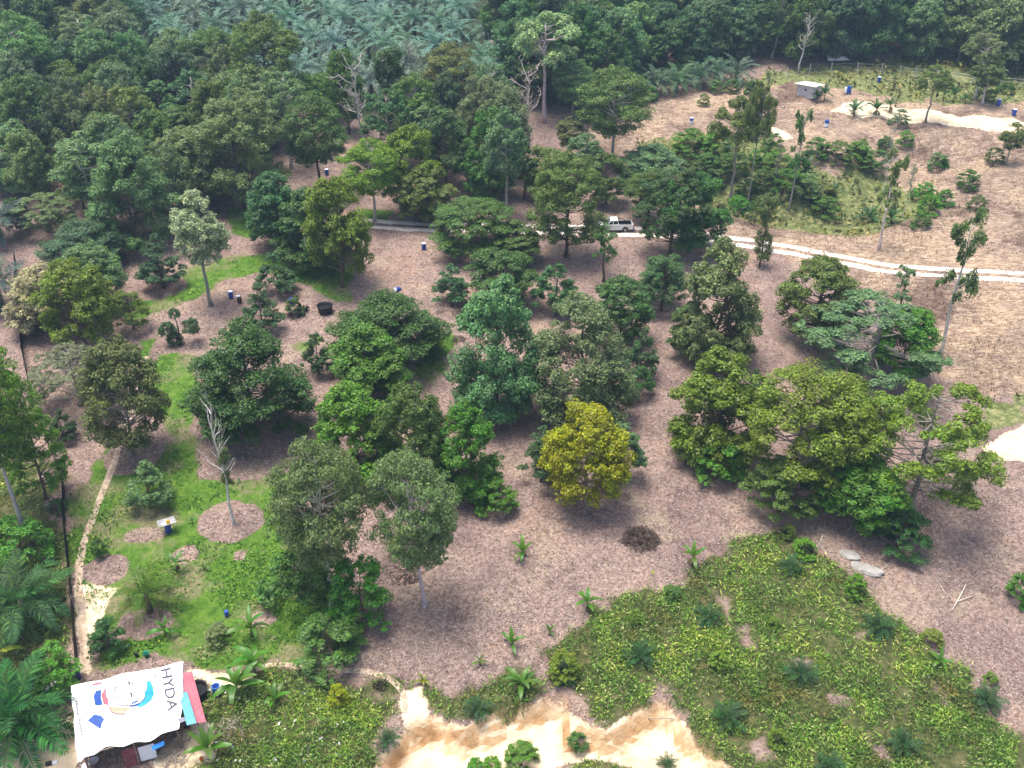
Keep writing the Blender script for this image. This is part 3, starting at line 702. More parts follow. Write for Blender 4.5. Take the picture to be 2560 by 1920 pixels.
# three-clump sapling
def clump_tree(label, r, bx, by, ty, clumps, tint, bark='b'):
    u, v = src(r, bx, by); p = ground(u, v); _, vt = src(r, bx, ty); h = height_to(p, vt); o = thing('sapling', label, 'tree', p)
    mb = MB(); mb.tube([(0, 0, -.3), (.03*h, 0, h*.5), (0, 0, h*.95)], [.12, .08, .03], 6)
    c_, me_ = None, KIND['dome'][1][1]
    for (fx, fz, s) in clumps:
        mb.tube([(0, 0, h*(fz-.12)), (fx*.5, 0, h*(fz-.08)), (fx, 0, h*fz)], [.06, .05, .02], 5)
    mb.build('trunk', M['bark'], o, True, color=BARK[bark])
    for (fx, fz, s) in clumps:
        obj('foliage', me_, o, (fx, rnd.uniform(-.3, .3), h*fz-s*.75*.5), (0, 0, rnd.uniform(0, 6)), (s/9, s/9, s*.75/9), TINT[tint])
    return o
clump_tree('sparse young tree with three separate leaf clumps, left orchard', 'D', 1160, 575, 355, [(-1.2, .38, 2.0), (1.5, .45, 2.1), (0, .88, 1.4), (-.6, .1, 1.8)], 'bl')
# dead tree with bare crown and a sleeve of creeper, left foreground
u, v = src('G', 1512, 82); p = ground(u, v); h = height_to(p, src('D', 1440, 925)[1])
o = thing('dead_tree', 'dead white tree with bare crown on a round pale patch', 'tree', p, .6, None, (.34, .34, h/TH))
t, tw, lv = BAREK[2]
obj('trunk', t, o, color=(.6, .58, .54), sc=(2.2, 2.2, 1)); c = obj('crown', tw, o, color=BARK['w'])
obj('creeper', KIND['ivy'][0][1], o, (.2, 0, TH*.30), (0, 0, 1), (1.1, 1.1, .33), TINT['ol'])

# ------------------------------------------------------------------ forest behind, tree by tree
frng = random.Random(9)
PALM2 = poly('Z', [(1960, -260), (1990, 40), (2230, 60), (2300, -260)])
HILLTOP = poly('Z', [(1290, 260), (1380, 205), (1700, 190), (2500, 400), (1200, 450)])
FT = ['bl', 'bl', 'dk', 'md', 'bl', 'md', 'gg', 'dk', 'ol']
FNC = sorted([gp('C', *p)[:2] for p in [(430, 530), (560, 520), (690, 505), (830, 478), (970, 470), (1140, 468), (1290, 475), (1410, 490), (1510, 500), (1640, 515), (1760, 525), (1880, 545), (2060, 560), (2230, 575)]])
def fence_y(x): return float(np.interp(x, [a for a, b in FNC], [b for a, b in FNC]))
FPX = [(-400, 200), (0, 170), (300, 150), (301, -500), (1080, -500), (1081, 280), (1300, 240), (1380, 190), (1500, 178)]   # where the wood starts left of the hill
nf = 0; y = 176.0
pts_f = []
while y < 345:
    st = 6.6+(y-176)*.014; x = -(.60*y+25)+frng.uniform(0, st)
    while x < .62*y+30:
        px, py = x+frng.uniform(-2, 2), y+frng.uniform(-2, 2)
        ins = any(in_poly(np.array([px]), np.array([py]), q)[0] for q in (PALM, PALM2, HILLTOP))
        k = (px > -150+.0*py) and not ins
        dp0 = depth_of((px, py, Hs(px, py))); u0 = (1280+F*px/dp0)*2212/2560; v0 = (960-F*((py*SP+(Hs(px, py)-CAMZ)*CP)/dp0))*2212/2560
        if u0 < 1500 and v0 > np.interp(u0, [a for a, b in FPX], [b for a, b in FPX]): k = False
        if u0 >= 1500 and py < fence_y(px)+4.5: k = False
        # only what the frame can show
        q = (px, py, Hs(px, py)+8); dp = depth_of(q); vv = 960-F*((py*SP+(q[2]-CAMZ)*CP)/dp); uu = 1280+F*px/dp
        if vv < -130 or uu < -150 or uu > 2710: k = False
        if k: pts_f.append((px, py, uu))
        x += st
    y += 5.6
FO = {'left': [], 'middle': [], 'right': []}
for px, py, uu in pts_f:
    hh = frng.uniform(10, 16); wd = frng.uniform(7.5, 11); bare_ = frng.random() < .05
    side = 'left' if uu < 800 else 'middle' if uu < 1500 else 'right'
    lab = {'left': 'forest tree in the dense wood left of the palm plantation', 'middle': 'forest tree in the dark wood right of the palm plantation',
           'right': 'forest tree in the dense wood behind the fenced hill'}[side]
    ft = tree(lab if not bare_ else 'leafless grey tree standing in the forest behind', 'bare' if bare_ else frng.choice(['forest', 'forest', 'dome', 'forest']),
         (px, py, Hs(px, py)-.1), hh, wd, frng.choice(FT), frng.choice('gbb'), name='forest_tree', group='trees of the %s forest' % side); FO[side].append(ft)

rank_labels(FO['left'], 'forest tree left of the palms, %s from left in the %s row', 11); rank_labels(FO['middle'], 'forest tree right of the palms, %s from left in the %s row', 11)
rank_labels(FO['right'], 'forest tree behind the fenced hill, %s from left in the %s row', 11)
# dense grove filling the upper left orchard
GROVE = poly('Z', [(-20, 200), (150, 190), (330, 200), (480, 240), (700, 290), (900, 310), (1120, 320), (1180, 330), (960, 330), (700, 300), (600, 290), (420, 330), (250, 350), (60, 330), (20, 260)])
GROVE3 = poly('Z', [(640, 235), (900, 300), (1120, 330), (1100, 385), (900, 385), (760, 350), (700, 300)])
GROVE2 = poly('Z', [(10, 330), (420, 325), (640, 300), (560, 350), (520, 430), (420, 480), (300, 530), (60, 500)])
taken = [(o.location.x, o.location.y) for o in COL.objects if o.parent is None and o.get('category') == 'tree']
ng = 0; GRV = []
for _ in range(4000):
    px = frng.uniform(-110, 30); py = frng.uniform(125, 215)
    if not (in_poly(np.array([px]), np.array([py]), GROVE)[0] or in_poly(np.array([px]), np.array([py]), GROVE2)[0] or in_poly(np.array([px]), np.array([py]), GROVE3)[0]) or any(math.hypot(px-a, py-b) < 5.3 for a, b in taken): continue
    taken.append((px, py)); ng += 1
    GRV.append(tree('orchard tree packed into the dense grove at upper left', frng.choice(['dome', 'dome', 'skirt', 'tall', 'sparse']), (px, py, Hs(px, py)-.1), frng.uniform(10, 15), frng.uniform(6.5, 9.5),
         frng.choice(['gg', 'gg', 'md', 'gg', 'bl', 'ol']), frng.choice('gbw'), group='upper left grove'))
0 and print('grove', ng, 'forest', len(pts_f), 'fence', [(round(a), round(b)) for a, b in FNC])
rank_labels(GRV, 'tree in the dense upper left grove, %s from left in the %s row', 9)
# ------------------------------------------------------------------ palms
def frond(seed, L, leafl, droop, n=30, up=.9, wl=.075):
    rng = np.random.default_rng(seed); t = np.linspace(0, 1, 9)
    ang = up-droop*t**1.3                      # elevation of the midrib along its length
    xs_ = np.concatenate([[0], np.cumsum(np.cos((ang[1:]+ang[:-1])/2)*L/8)]); zs_ = np.concatenate([[0], np.cumsum(np.sin((ang[1:]+ang[:-1])/2)*L/8)])
    s = np.repeat(np.linspace(.14, 1, n), 2); side = np.tile([-1, 1], n)
    bx = np.interp(s, t, xs_); bz = np.interp(s, t, zs_); a = np.interp(s, t, ang)
    Tn = np.stack([np.cos(a), 0*a, np.sin(a)], 1); Up = np.stack([-np.sin(a), 0*a, np.cos(a)], 1)
    ll = leafl*np.sin(PI*np.clip(s*.85+.12, 0, 1))**.7*rng.uniform(.8, 1.1, 2*n)
    d = unit(Tn*.65+np.stack([0*s, side*1.0, 0*s], 1)+Up*rng.uniform(-.1, .55, 2*n)[:, None]+rng.normal(size=(2*n, 3))*.1)
    b = np.stack([bx, 0*bx, bz], 1); w_ = wl*rng.uniform(.8, 1.2, 2*n)*L/3
    mid = b+d*(ll*.5)[:, None]; tip = b+d*(ll)[:, None]-np.array((0, 0, 1))*(ll*rng.uniform(.12, .4, 2*n))[:, None]
    V = np.stack([b, mid+Tn*w_[:, None], tip, mid-Tn*w_[:, None]], 1)
    rib = []
    for i in range(8):
        r0 = .05*L/3*(1-.1*i); pa, pb = np.array((xs_[i], 0, zs_[i]+.01)), np.array((xs_[i+1], 0, zs_[i+1]+.01)); q = np.array((0, r0, 0))
        rib.append(np.stack([pa-q, pb-q*.85, pb+q*.85, pa+q]))
    return np.concatenate([V, np.array(rib)])
def rotz(V, a):
    c, s = math.cos(a), math.sin(a); W = V.copy(); W[..., 0] = V[..., 0]*c-V[..., 1]*s; W[..., 1] = V[..., 0]*s+V[..., 1]*c; return W
FAR = []
for sd_ in range(4):
    rng = np.random.default_rng(sd_+50); V = []
    for i in range(25):
        e = 1.3-1.5*(i/24.0)+rng.normal()*.08
        V.append(rotz(frond(sd_*40+i, rng.uniform(3.9, 5.0), .85, 1.25, 18, e, .062), i*2.39996+rng.normal()*.12))
    FAR.append(mesh_quads('palm_crown', np.concatenate(V), M['palmfar']))
mb = MB(); mb.tube([(0, 0, -1), (0, 0, 2), (0, 0, 4)], [.45, .38, .42], 8); PTR = mb.mesh('palm_trunk', M['bark'], True)
PT = [(.120, .215, .150), (.105, .200, .130), (.135, .225, .165), (.095, .180, .115)]
def far_palm(label, px, py, s, hz, group=None, col=None):
    o = thing('oil_palm', label, 'palm', (px, py, Hs(px, py)-.1), frng.uniform(0, 6.28), group)
    obj('trunk', PTR, o, sc=(1, 1, hz/4), color=(.10, .08, .06)); obj('crown', frng.choice(FAR), o, (0, 0, hz), (0, 0, 0), (s, s, s), jit(col or frng.choice(PT), .12))
    return o
FP = {True: [], False: []}; y = 176.0; row = 0
while y < 345:
    x = -150+(4.2 if row % 2 else 0)
    while x < 190:
        px, py = x+frng.uniform(-.9, .9), y+frng.uniform(-.9, .9)
        a, b = np.array([px]), np.array([py])
        i1, i2 = bool(in_poly(a, b, PALM)[0]), bool(in_poly(a, b, PALM2)[0])
        z = Hs(px, py)+6; dp = depth_of((px, py, z)); vv = 960-F*((py*SP+(z-CAMZ)*CP)/dp); uu = 1280+F*px/dp
        if (i1 or i2) and vv > -110 and -100 < uu < 2660:
            FP[i1].append(far_palm('oil palm in the plantation behind the orchard' if i1 else 'oil palm beyond the forest at the top right corner', px, py, frng.uniform(.92, 1.18), frng.uniform(3.5, 6),
                     'plantation palms' if i1 else 'top right palms'))
        x += 9.0
    y += 7.8; row += 1
rank_labels(FP[True], 'plantation oil palm, %s from left in the %s row', 7.8); rank_labels(FP[False], 'oil palm at the top right corner, %s from left in the %s row', 7.8)
for i, (x_, y_) in enumerate([(1370, 205), (1415, 195), (1460, 190), (1505, 178), (1545, 172), (1590, 170)]):
    g3 = gp('Z', x_, y_+10)
    far_palm('oil palm number %s from the left in the row along the hill edge' % ['one', 'two', 'three', 'four', 'five', 'six'][i], g3[0], g3[1], 1.0, 2.2, 'palms along the hill edge', (.085, .150, .085))
# nearer palms with every frond its own part
NFR = [mesh_quads('frond', frond(900+i, 3.6, .85, (1.1, 1.5, .8)[i], 34, 0, .05), M['palmleaf']) for i in range(3)]
CFR = [mesh_quads('coconut_frond', frond(930+i, 3.4, .75, (1.3, 1.7)[i], 36, 0, .035), M['palmleaf']) for i in range(2)]
def near_palm(label, p, s, nfr, hz, col, name='oil_palm', fr=NFR, e0=1.3, e1=-.35, seed=0, group=None, cat='palm'):
    rr = random.Random(seed); o = thing(name, label, cat, p, rr.uniform(0, 6), group)
    mb = MB(); mb.tube([(0, 0, -.4), (0, 0, hz*.6), (0, 0, hz+.15*s)], [.34*s, .26*s, .2*s], 8); mb.build('trunk', M['bark'], o, True, color=(.13, .10, .07))
    for i in range(nfr):
        f = i/(nfr-1.0); el = e0+(e1-e0)*f+rr.gauss(0, .1)
        k = s*(.75+.3*math.sin(PI*min(1, f*.8+.15)))*rr.uniform(.9, 1.1)
        c = jit(col, .15)
        obj('frond', rr.choice(fr), o, (0, 0, hz), (rr.gauss(0, .25), -el, i*2.39996+rr.gauss(0, .12)), (k, k, k), c)
    return o
def pnear(label, r, x_, y_, s, n, hz, col, **k):
    g3 = gp(r, x_, y_); return near_palm(label, g3, s, n, hz, col, **k)
near_palm('oil palm with blue-green fronds outside the black net fence', gp('G', 170, 700), 1.25, 30, 2.0, (.062, .118, .050), seed=1)
near_palm('large dark oil palm beside the banner-covered shack', gp('G', 120, 1450), 1.45, 30, 1.8, (.045, .115, .036), seed=2)
near_palm('young coconut palm with thin curved fronds on the grass', gp('G', 962, 640), 1.05, 16, 1.7, (.085, .125, .030), 'coconut_palm', CFR, 1.45, .05, 3)
for i, (r, x_, y_, s, lb) in enumerate([
    ('A', 20, 1240, 1.3, 'oil palm at the left edge beside the white side road'), ('D', 10, 330, 1.3, 'oil palm at the left edge beside the dark net fence'),
    ('A', 10, 1560, 1.3, 'oil palm at the left edge below the white side road'), ('A', 15, 760, 1.3, 'oil palm at the left edge near the bright bush')]):
    near_palm(lb, gp(r, x_, y_), s, 26, 3.0, (.080, .120, .095), seed=10+i)
YP = [('I', 1270, 760, .95, 'bluish young palm on the upper part of the green slope'), ('I', 770, 1060, .85, 'dark young palm beside the eroded gully'),
      ('I', 300, 1350, .95, 'young palm just above the sandy cut bank'), ('I', 180, 690, .8, 'young palm beside the bare sandy spot'),
      ('I', 710, 370, .75, 'young palm at the top edge of the green slope'), ('I', 1975, 1230, .85, 'young palm near the right edge of the green slope'),
      ('I', 1430, 1510, .7, 'pale young palm at the bottom right'), ('I', 960, 1660, .7, 'young palm cut by the bottom edge'),
      ('H', 1930, 950, .85, 'bluish young palm between the litter and the cut bank'), ('H', 885, 1290, .65, 'dark young palm left of the cut bank'),
      ('H', 310, 1490, .6, 'small dark palm left of the sandy floor'), ('H', 1450, 1060, .7, 'young palm behind the yellow-leaved shrub'), ('H', 2100, 1640, .5, 'small palm on the grassy mound')]
for i, (r, x_, y_, s, lb) in enumerate(YP):
    pnear(lb, r, x_, y_, s*.50, 20, .3, (.052, .100, .042), seed=30+i, group='young palms on the slope', e0=1.2, e1=.05)

# ------------------------------------------------------------------ bananas
def ban_leaf(seed, L=1.9, W=.52, droop=1.3):
    rng = np.random.default_rng(seed); n = 9; t = np.linspace(0, 1, n+1); a = -droop*t**1.5
    x = np.concatenate([[0], np.cumsum(np.cos(a[1:])*L/n)]); z = np.concatenate([[0], np.cumsum(np.sin(a[1:])*L/n)])
    wv = W*.5*np.clip(np.sin(PI*np.clip(t*.92+.06, 0, 1)), 0, 1)**.55; wv[:2] *= (.12, .5)
    v = []; f = []
    for i in range(n+1):
        rg = rng.uniform(.88, 1.05)
        v += [(x[i], -wv[i]*rg, z[i]+wv[i]*.35), (x[i], 0, z[i]), (x[i], wv[i]*rg, z[i]+wv[i]*.35)]
    for i in range(n):
        b = i*3; f += [(b, b+3, b+4, b+1), (b+1, b+4, b+5, b+2)]
    return mesh_py('banana_leaf', v, f, M['banana'], True)
BL = [ban_leaf(i, W=.46, droop=(.6, 1.1, 1.6)[i]) for i in range(3)]
def banana(label, p, s=1.0, n=7, hz=.8, col=(.095, .190, .030), seed=0, group=None, dead=1, spread=1.0):
    rr = random.Random(seed); o = thing('banana_plant', label, 'banana', p, rr.uniform(0, 6), group)
    mb = MB(); mb.tube([(0, 0, -.3), (.02, 0, hz*.5), (0, .02, hz)], [.13*s, .1*s, .06*s], 8); mb.build('stem', M['bark'], o, True, color=(.15, .17, .06))
    for i in range(n):
        el = 1.4-(.85*i/max(n-1, 1))*spread+rr.gauss(0, .1)
        obj('leaf', rr.choice(BL), o, (0, 0, hz-.05), (rr.gauss(0, .15), -el, i*2.4+rr.gauss(0, .2)), (s*rr.uniform(.8, 1.1),)*3, jit(col, .2))
    for i in range(dead):
        obj('dead_leaf', BL[2], o, (0, 0, hz-.12), (rr.gauss(0, .3), .75, rr.uniform(0, 6)), (s*.7, s*.7, s*.7), (.22, .15, .08))
    return o
BN = [('H', 1175, 285, .95, 6, .5, 'banana plant alone in the middle of the brown litter'), ('H', 1590, 640, 1.0, 6, 1.0, 'banana plant with a reddish dry skirt at the litter edge'),
      ('H', 1105, 870, .75, 5, .5, 'small banana plant above the green bank'), ('H', 900, 980, .5, 4, .35, 'tiny banana sucker on the litter'),
      ('H', 1165, 1140, 1.05, 7, .6, 'full banana plant on the edge of the cut bank'), ('H', 535, 1105, .5, 4, .3, 'small yellow banana sucker at the lower litter edge'),
      ('H', 1345, 795, .55, 3, .4, 'broken banana plant with one flat leaf'), ('G', 1065, 800, .9, 5, .7, 'banana plant right of the round citrus bush'),
      ('G', 1622, 800, 1.2, 6, 1.0, 'banana plant with one broad upright leaf on the grass'), ('G', 1640, 1040, 1.3, 7, 1.0, 'tall banana plant at the top of the clump by the shack path'),
      ('G', 1530, 1180, 1.35, 8, 1.1, 'pale-centred banana plant right of the blue drum'), ('G', 1345, 1560, 1.25, 7, .7, 'banana plant before the shack entrance'),
      ('G', 1140, 390, .8, 5, 1.1, 'tall young banana plant on a ring of dry litter'), ('G', 1770, 1230, .9, 5, .4, 'dark banana plant in the rough below the path'),
      ('I', 80, 340, .95, 5, .9, 'banana plant with drooping dry leaves at the litter corner'), ('I', 1665, 985, .75, 5, .4, 'bright banana plant on the right slope'),
      ('G', 1240, 75, .4, 3, .3, 'small banana sucker beside the feed trough'), ('G', 10, 990, 1.2, 6, 1.2, 'yellowing banana plant at the left edge above the palm'),
      ('G', 1310, 370, .5, 3, .3, 'tiny banana sucker on the grass near the ring of litter'), ('G', 640, 40, .5, 3, .3, 'tiny pale banana sucker on the footpath edge'),
      ('C', 1118, 745, 1.9, 9, .9, 'left banana clump on the dry hill below the hut'), ('C', 1260, 740, 2.1, 10, 1.0, 'largest banana clump on the dry hill below the hut'),
      ('C', 1345, 720, 1.5, 7, 1.2, 'right banana clump on the dry hill below the hut'), ('C', 925, 655, 1.6, 9, 1.4, 'banana plant leaning on the right wall of the hut'),
      ('C', 875, 660, 1.2, 6, 1.0, 'banana plant close to the hut wall'), ('C', 1690, 650, 1.5, 7, 1.2, 'left of three bananas on the hilltop'), ('C', 1755, 655, 1.6, 8, 1.2, 'middle of three bananas on the hilltop'),
      ('C', 1830, 665, 1.1, 6, .8, 'right of three bananas on the hilltop'),
      ('C', 800, 1140, 2.2, 9, .8, 'large banana clump in the gully'), ('C', 1210, 1430, 1.9, 9, .7, 'wild banana clump at the foot of the gully, left'),
      ('C', 1350, 1440, 1.9, 9, .8, 'wild banana clump at the foot of the gully, right'), ('C', 980, 1290, 1.7, 8, .6, 'banana clump in the middle of the gully'), ('C', 870, 1330, 1.6, 8, .6, 'banana clump at the left of the gully floor')]
for i, (r, x_, y_, s, n, hz, lb) in enumerate(BN):
    col = (.095, .190, .030) if i < 20 else (.045, .105, .026)
    if i >= 20: s *= .8
    if 'yellow' in lb: col = (.22, .22, .03)
    banana(lb, gp(r, x_, y_), s*.9, n+1, hz, col, 60+i, dead=2 if 'dry' in lb else (1 if i % 3 == 0 else 0))
# ------------------------------------------------------------------ garden shrubs and bushes
SH = [('round dark citrus bush beside the sandy path', 'G', 705, 895, 710, 200, 'dk'), ('bright green bush mound outside the fence, left edge', 'G', 170, 330, 60, 350, 'sh'),
      ('bright green bush behind the shack corner', 'G', 360, 1130, 880, 290, 'sh'), ('small dark shrub against the fence', 'D', 370, 1640, 1570, 110, 'bl'),
      ('small sapling on the brown patch beside the path', 'G', 645, 290, 175, 85, 'md'), ('silver-green papaya-like plant beside the broad-leafed banana', 'G', 1405, 830, 730, 140, 'gg'),
      ('lime green shrub at the litter corner, lower right', 'I', 690, 160, 80, 90, 'yg'), ('flat lime green shrub with a leaning pole', 'I', 800, 270, 180, 140, 'yg'),
      ('bright lime shrub in the upper green slope', 'I', 1125, 540, 415, 130, 'yg'), ('yellow-flecked shrub before a young palm', 'H', 1440, 1060, 900, 190, 'yg'),
      ('green bush cut by the right picture edge', 'I', 2185, 570, 380, 160, 'bg'), ('yellow croton at the rough below the shack path', 'G', 2180, 1230, 1120, 120, 'yl'),
      ('small lime shrub on the left of the slope', 'I', 595, 740, 680, 80, 'yg'), ('yellowish weed on the green slope', 'I', 265, 980, 900, 130, 'yg'),
      ('grass tuft on the sandy floor', 'H', 1530, 1500, 1430, 115, 'md'), ('left grass tuft below the cut bank', 'H', 1165, 1630, 1520, 200, 'bg'),
      ('small left grass tuft below the cut bank', 'H', 980, 1646, 1590, 110, 'bg'), ('small tuft at the bottom edge of the sandy floor', 'H', 870, 1660, 1600, 100, 'bg'),
      ('lime shrub on the banana bank', 'H', 1890, 720, 630, 70, 'yg'), ('small bush on the litter corner', 'H', 2130, 540, 480, 110, 'md'),
      ('low weed patch at the slope foot, right', 'I', 1610, 840, 770, 130, 'yg'), ('pale weed at the right slope edge', 'I', 1990, 1090, 1040, 80, 'yg'),
      ('lime leaves at the slope edge, bottom left', 'I', 620, 1490, 1400, 110, 'yg'), ('green bush beyond the hill edge palms', 'B', 1960, 640, 555, 150, 'sh'),
      ('lime bush at the dry slope edge', 'B', 1590, 770, 670, 140, 'sh'), ('bright bush at the left edge by the palms', 'A', 50, 810, 730, 110, 'yg'),
      ('small pot plant in the debris heap beside the tub', 'D', 1905, 370, 255, 110, 'md')]
for lb, r, bx, by, ty, wd, ti in SH:
    ptree(lb, 'shrub', r, bx, by, ty, wd, ti, 'b', name='shrub', cat='shrub')
GS = [(60, 960, 300), (240, 950, 260), (330, 1080, 250), (620, 1060, 240), (700, 1200, 260), (800, 1230, 260), (900, 1270, 240), (930, 1360, 220), (560, 1180, 240), (170, 1080, 240), (420, 1240, 200),
      (880, 980, 220), (1000, 1010, 240), (1130, 1010, 230), (1240, 1060, 240), (1160, 960, 160), (1560, 1250, 180), (1600, 1340, 200), (1700, 1280, 150), (1540, 1430, 150), (1850, 1180, 200), (1900, 1320, 150),
      (1650, 1050, 160), (2020, 1010, 150), (360, 1340, 200), (760, 1100, 200), (200, 1180, 220), (90, 1130, 220), (590, 920, 160), (500, 1020, 160), (1400, 770, 160), (1440, 900, 150), (230, 560, 120), (330, 560, 130), (450, 570, 110), (1930, 560, 120), (2080, 560, 140), (1980, 620, 110), (150, 640, 100)]
GSH = {True: [], False: []}
for i, (x_, y_, wd) in enumerate(GS):
    GSH[y_ > 700].append(ptree('wild shrub in the green gully of the dry hill' if y_ > 700 else 'small shrub on the dry hilltop', 'shrub', 'C', x_, y_+35, y_-wd*.42, wd*.72, frng.choice(['md', 'bg', 'ol', 'gg', 'md', 'yg']), 'b', name='shrub', cat='shrub',
          group='gully shrubs' if y_ > 700 else 'hilltop shrubs'))
#@@PART3
rank_labels(GSH[True], 'green gully shrub on the dry hill, %s from left in the %s row', 7); rank_labels(GSH[False], 'hilltop shrub, %s from left in the %s row', 7)
# ------------------------------------------------------------------ loose cover: litter, ground cover, rough growth, dry brush
def view_points(rng, n, vmin, vmax, ylo=44, yhi=230):
    """random ground points, denser towards the viewpoint side, within the ground that can be seen"""
    t = rng.uniform(0, 1, n); y = 1/((1/ylo)*(1-t)+(1/yhi)*t)      # even cover per solid angle
    x = rng.uniform(-1, 1, n)*(.56*y+10)
    return x, y
def scatter(name, label, cat, n, maskf, mat, lo, hi, lift, upb, asp=.55, seed=1, yhi=230, fold=.1, ylo=44, thr=.5):
    rng = np.random.default_rng(seed); x, y = view_points(rng, n, 0, 0, ylo, yhi)
    m = maskf(x, y, *zones(x, y)); k = rng.uniform(0, 1, n)*.9 < m-thr*.2; x, y = x[k], y[k]; z = HG(x, y)
    n = len(x); L = rng.uniform(lo, hi, n)*(.75+y/220.0)
    P = np.stack([x, y, z+rng.uniform(*lift, n)*(.6+y/200)], 1); Nn = unit(rng.normal(size=(n, 3))+np.array((0, 0, upb)))
    o = obj(name, mesh_quads(name, leaf_quads(rng, P, Nn, L, L*asp, fold), mat)); o['kind'] = 'stuff'; o['label'] = label; o['category'] = cat
    return o
M['litter'] = mat_ramp('dry_leaf', [(0, (.09, .064, .052)), (.3, (.17, .127, .108)), (.6, (.27, .21, .183)), (.88, (.36, .29, .258)), (1, (.46, .39, .355))])
M['cover'] = mat_ramp('ground_cover_leaf', [(0, (.026, .075, .010)), (.4, (.066, .180, .016)), (.75, (.11, .27, .026)), (1, (.22, .34, .07))], .6, .3, .3, [(.35, (.8, .8, .8)), (.5, (1.1, 1.1, 1)), (.66, (1.6, 1.35, 1.0))], .25)
M['rough'] = mat_ramp('rough_grass', [(0, (.055, .105, .016)), (.3, (.115, .215, .032)), (.55, (.18, .295, .048)), (.8, (.28, .36, .08)), (1, (.46, .44, .22))], .7, .3, .2, [(.34, (.95, .66, .72)), (.43, (.62, .70, .70)), (.51, (.95, 1.12, .9)), (.62, (1.35, 1.35, .85))], .22)
M['brush'] = mat_ramp('dry_brush', [(0, (.10, .07, .052)), (.35, (.20, .148, .11)), (.7, (.33, .26, .19)), (1, (.47, .39, .29))], .9, .0, .1, [(.38, (.52, .45, .44)), (.48, (.95, .9, .88)), (.60, (1.2, 1.14, 1.02))], .11)
M['weed'] = mat_ramp('gully_weed', [(0, (.03, .05, .018)), (.4, (.075, .10, .028)), (.7, (.15, .17, .05)), (1, (.33, .30, .13))], .7, .3, .2, [(.36, (.8, .75, .8)), (.5, (1.15, 1.1, 1)), (.64, (1.7, 1.5, 1.0))], .12)
def f_lit(x, y, g, r, d, u, s):
    return np.clip(1-g-r-d-u-s, 0, 1)*(.35+.9*fbm(x*.3, y*.3, 41, 3))
scatter('leaf_litter', 'pinkish brown fallen leaves covering the orchard floor', 'leaf litter', 190000, f_lit, M['litter'], .11, .24, (.01, .06), 1.6, .5, 1, 215)
scatter('ground_cover', 'bright green creeping plants between the left trees', 'ground cover', 220000, lambda x, y, g, r, d, u, s: g*np.clip(4.5*fbm(x*.3, y*.3, 44, 4)-1.75, 0.06, 1), M['cover'], .12, .30, (.02, .3), .7, .6, 2, 150)
scatter('rough_growth', 'tangled grass and weeds on the lower slopes', 'grass', 300000, lambda x, y, g, r, d, u, s: r*(1-s)*np.clip(2.6*fbm(x*.4, y*.4, 47, 4)-.6, 0, 1), M['rough'], .13, .38, (.02, .5), .5, .38, 3, 110)
scatter('dry_brush', 'matted brown cut brush on the hillside', 'brush', 230000, lambda x, y, g, r, d, u, s: np.clip(d-s-u*.6, 0, 1)*np.clip(2.2*fbm(x*.25, y*.25, 49, 4)-.5, 0, 1), M['brush'], .22, .6, (.0, .22), .9, .13, 4, 225, ylo=80)
scatter('gully_weeds', 'green and yellowish weeds in the gully and on the hilltop', 'weeds', 90000, lambda x, y, g, r, d, u, s: u*np.clip(2.6*fbm(x*.2, y*.2, 52, 4)-.55, 0, 1), M['weed'], .3, .8, (.05, .7), .4, .45, 5, 225, ylo=90)

scatter('tall_grass', 'upright yellow-green grass blades on the lower slopes', 'grass', 120000, lambda x, y, g, r, d, u, s: r*(1-s)*np.clip(5*fbm(x*.3, y*.3, 57, 4)-2.2, 0, 1), M['rough'], .3, .75, (.12, .35), -.0, .14, 6, 110)
M['rubbish'] = mat_ramp('plastic_scraps', [(0, (.55, .56, .58)), (.6, (.8, .8, .8)), (.8, (.12, .22, .5)), (1, (.5, .35, .3))], .5)
rng = np.random.default_rng(12); rb = np.array([gp('Z', rng.uniform(450, 760), rng.uniform(1480, 1655)) for _ in range(60)]+[gp('Z', rng.uniform(20, 150), rng.uniform(1560, 1650)) for _ in range(10)])
rb[:, 2] += .12; L_ = rng.uniform(.15, .4, len(rb))
o = obj('rubbish', mesh_quads('rubbish', leaf_quads(rng, rb, unit(rng.normal(size=(len(rb), 3))*.5+np.array((0, 0, 1))), L_, L_*.7, .2), M['rubbish'])); tag(o, 'scattered plastic scraps in the weeds around the shack', 'rubbish', kind='stuff')

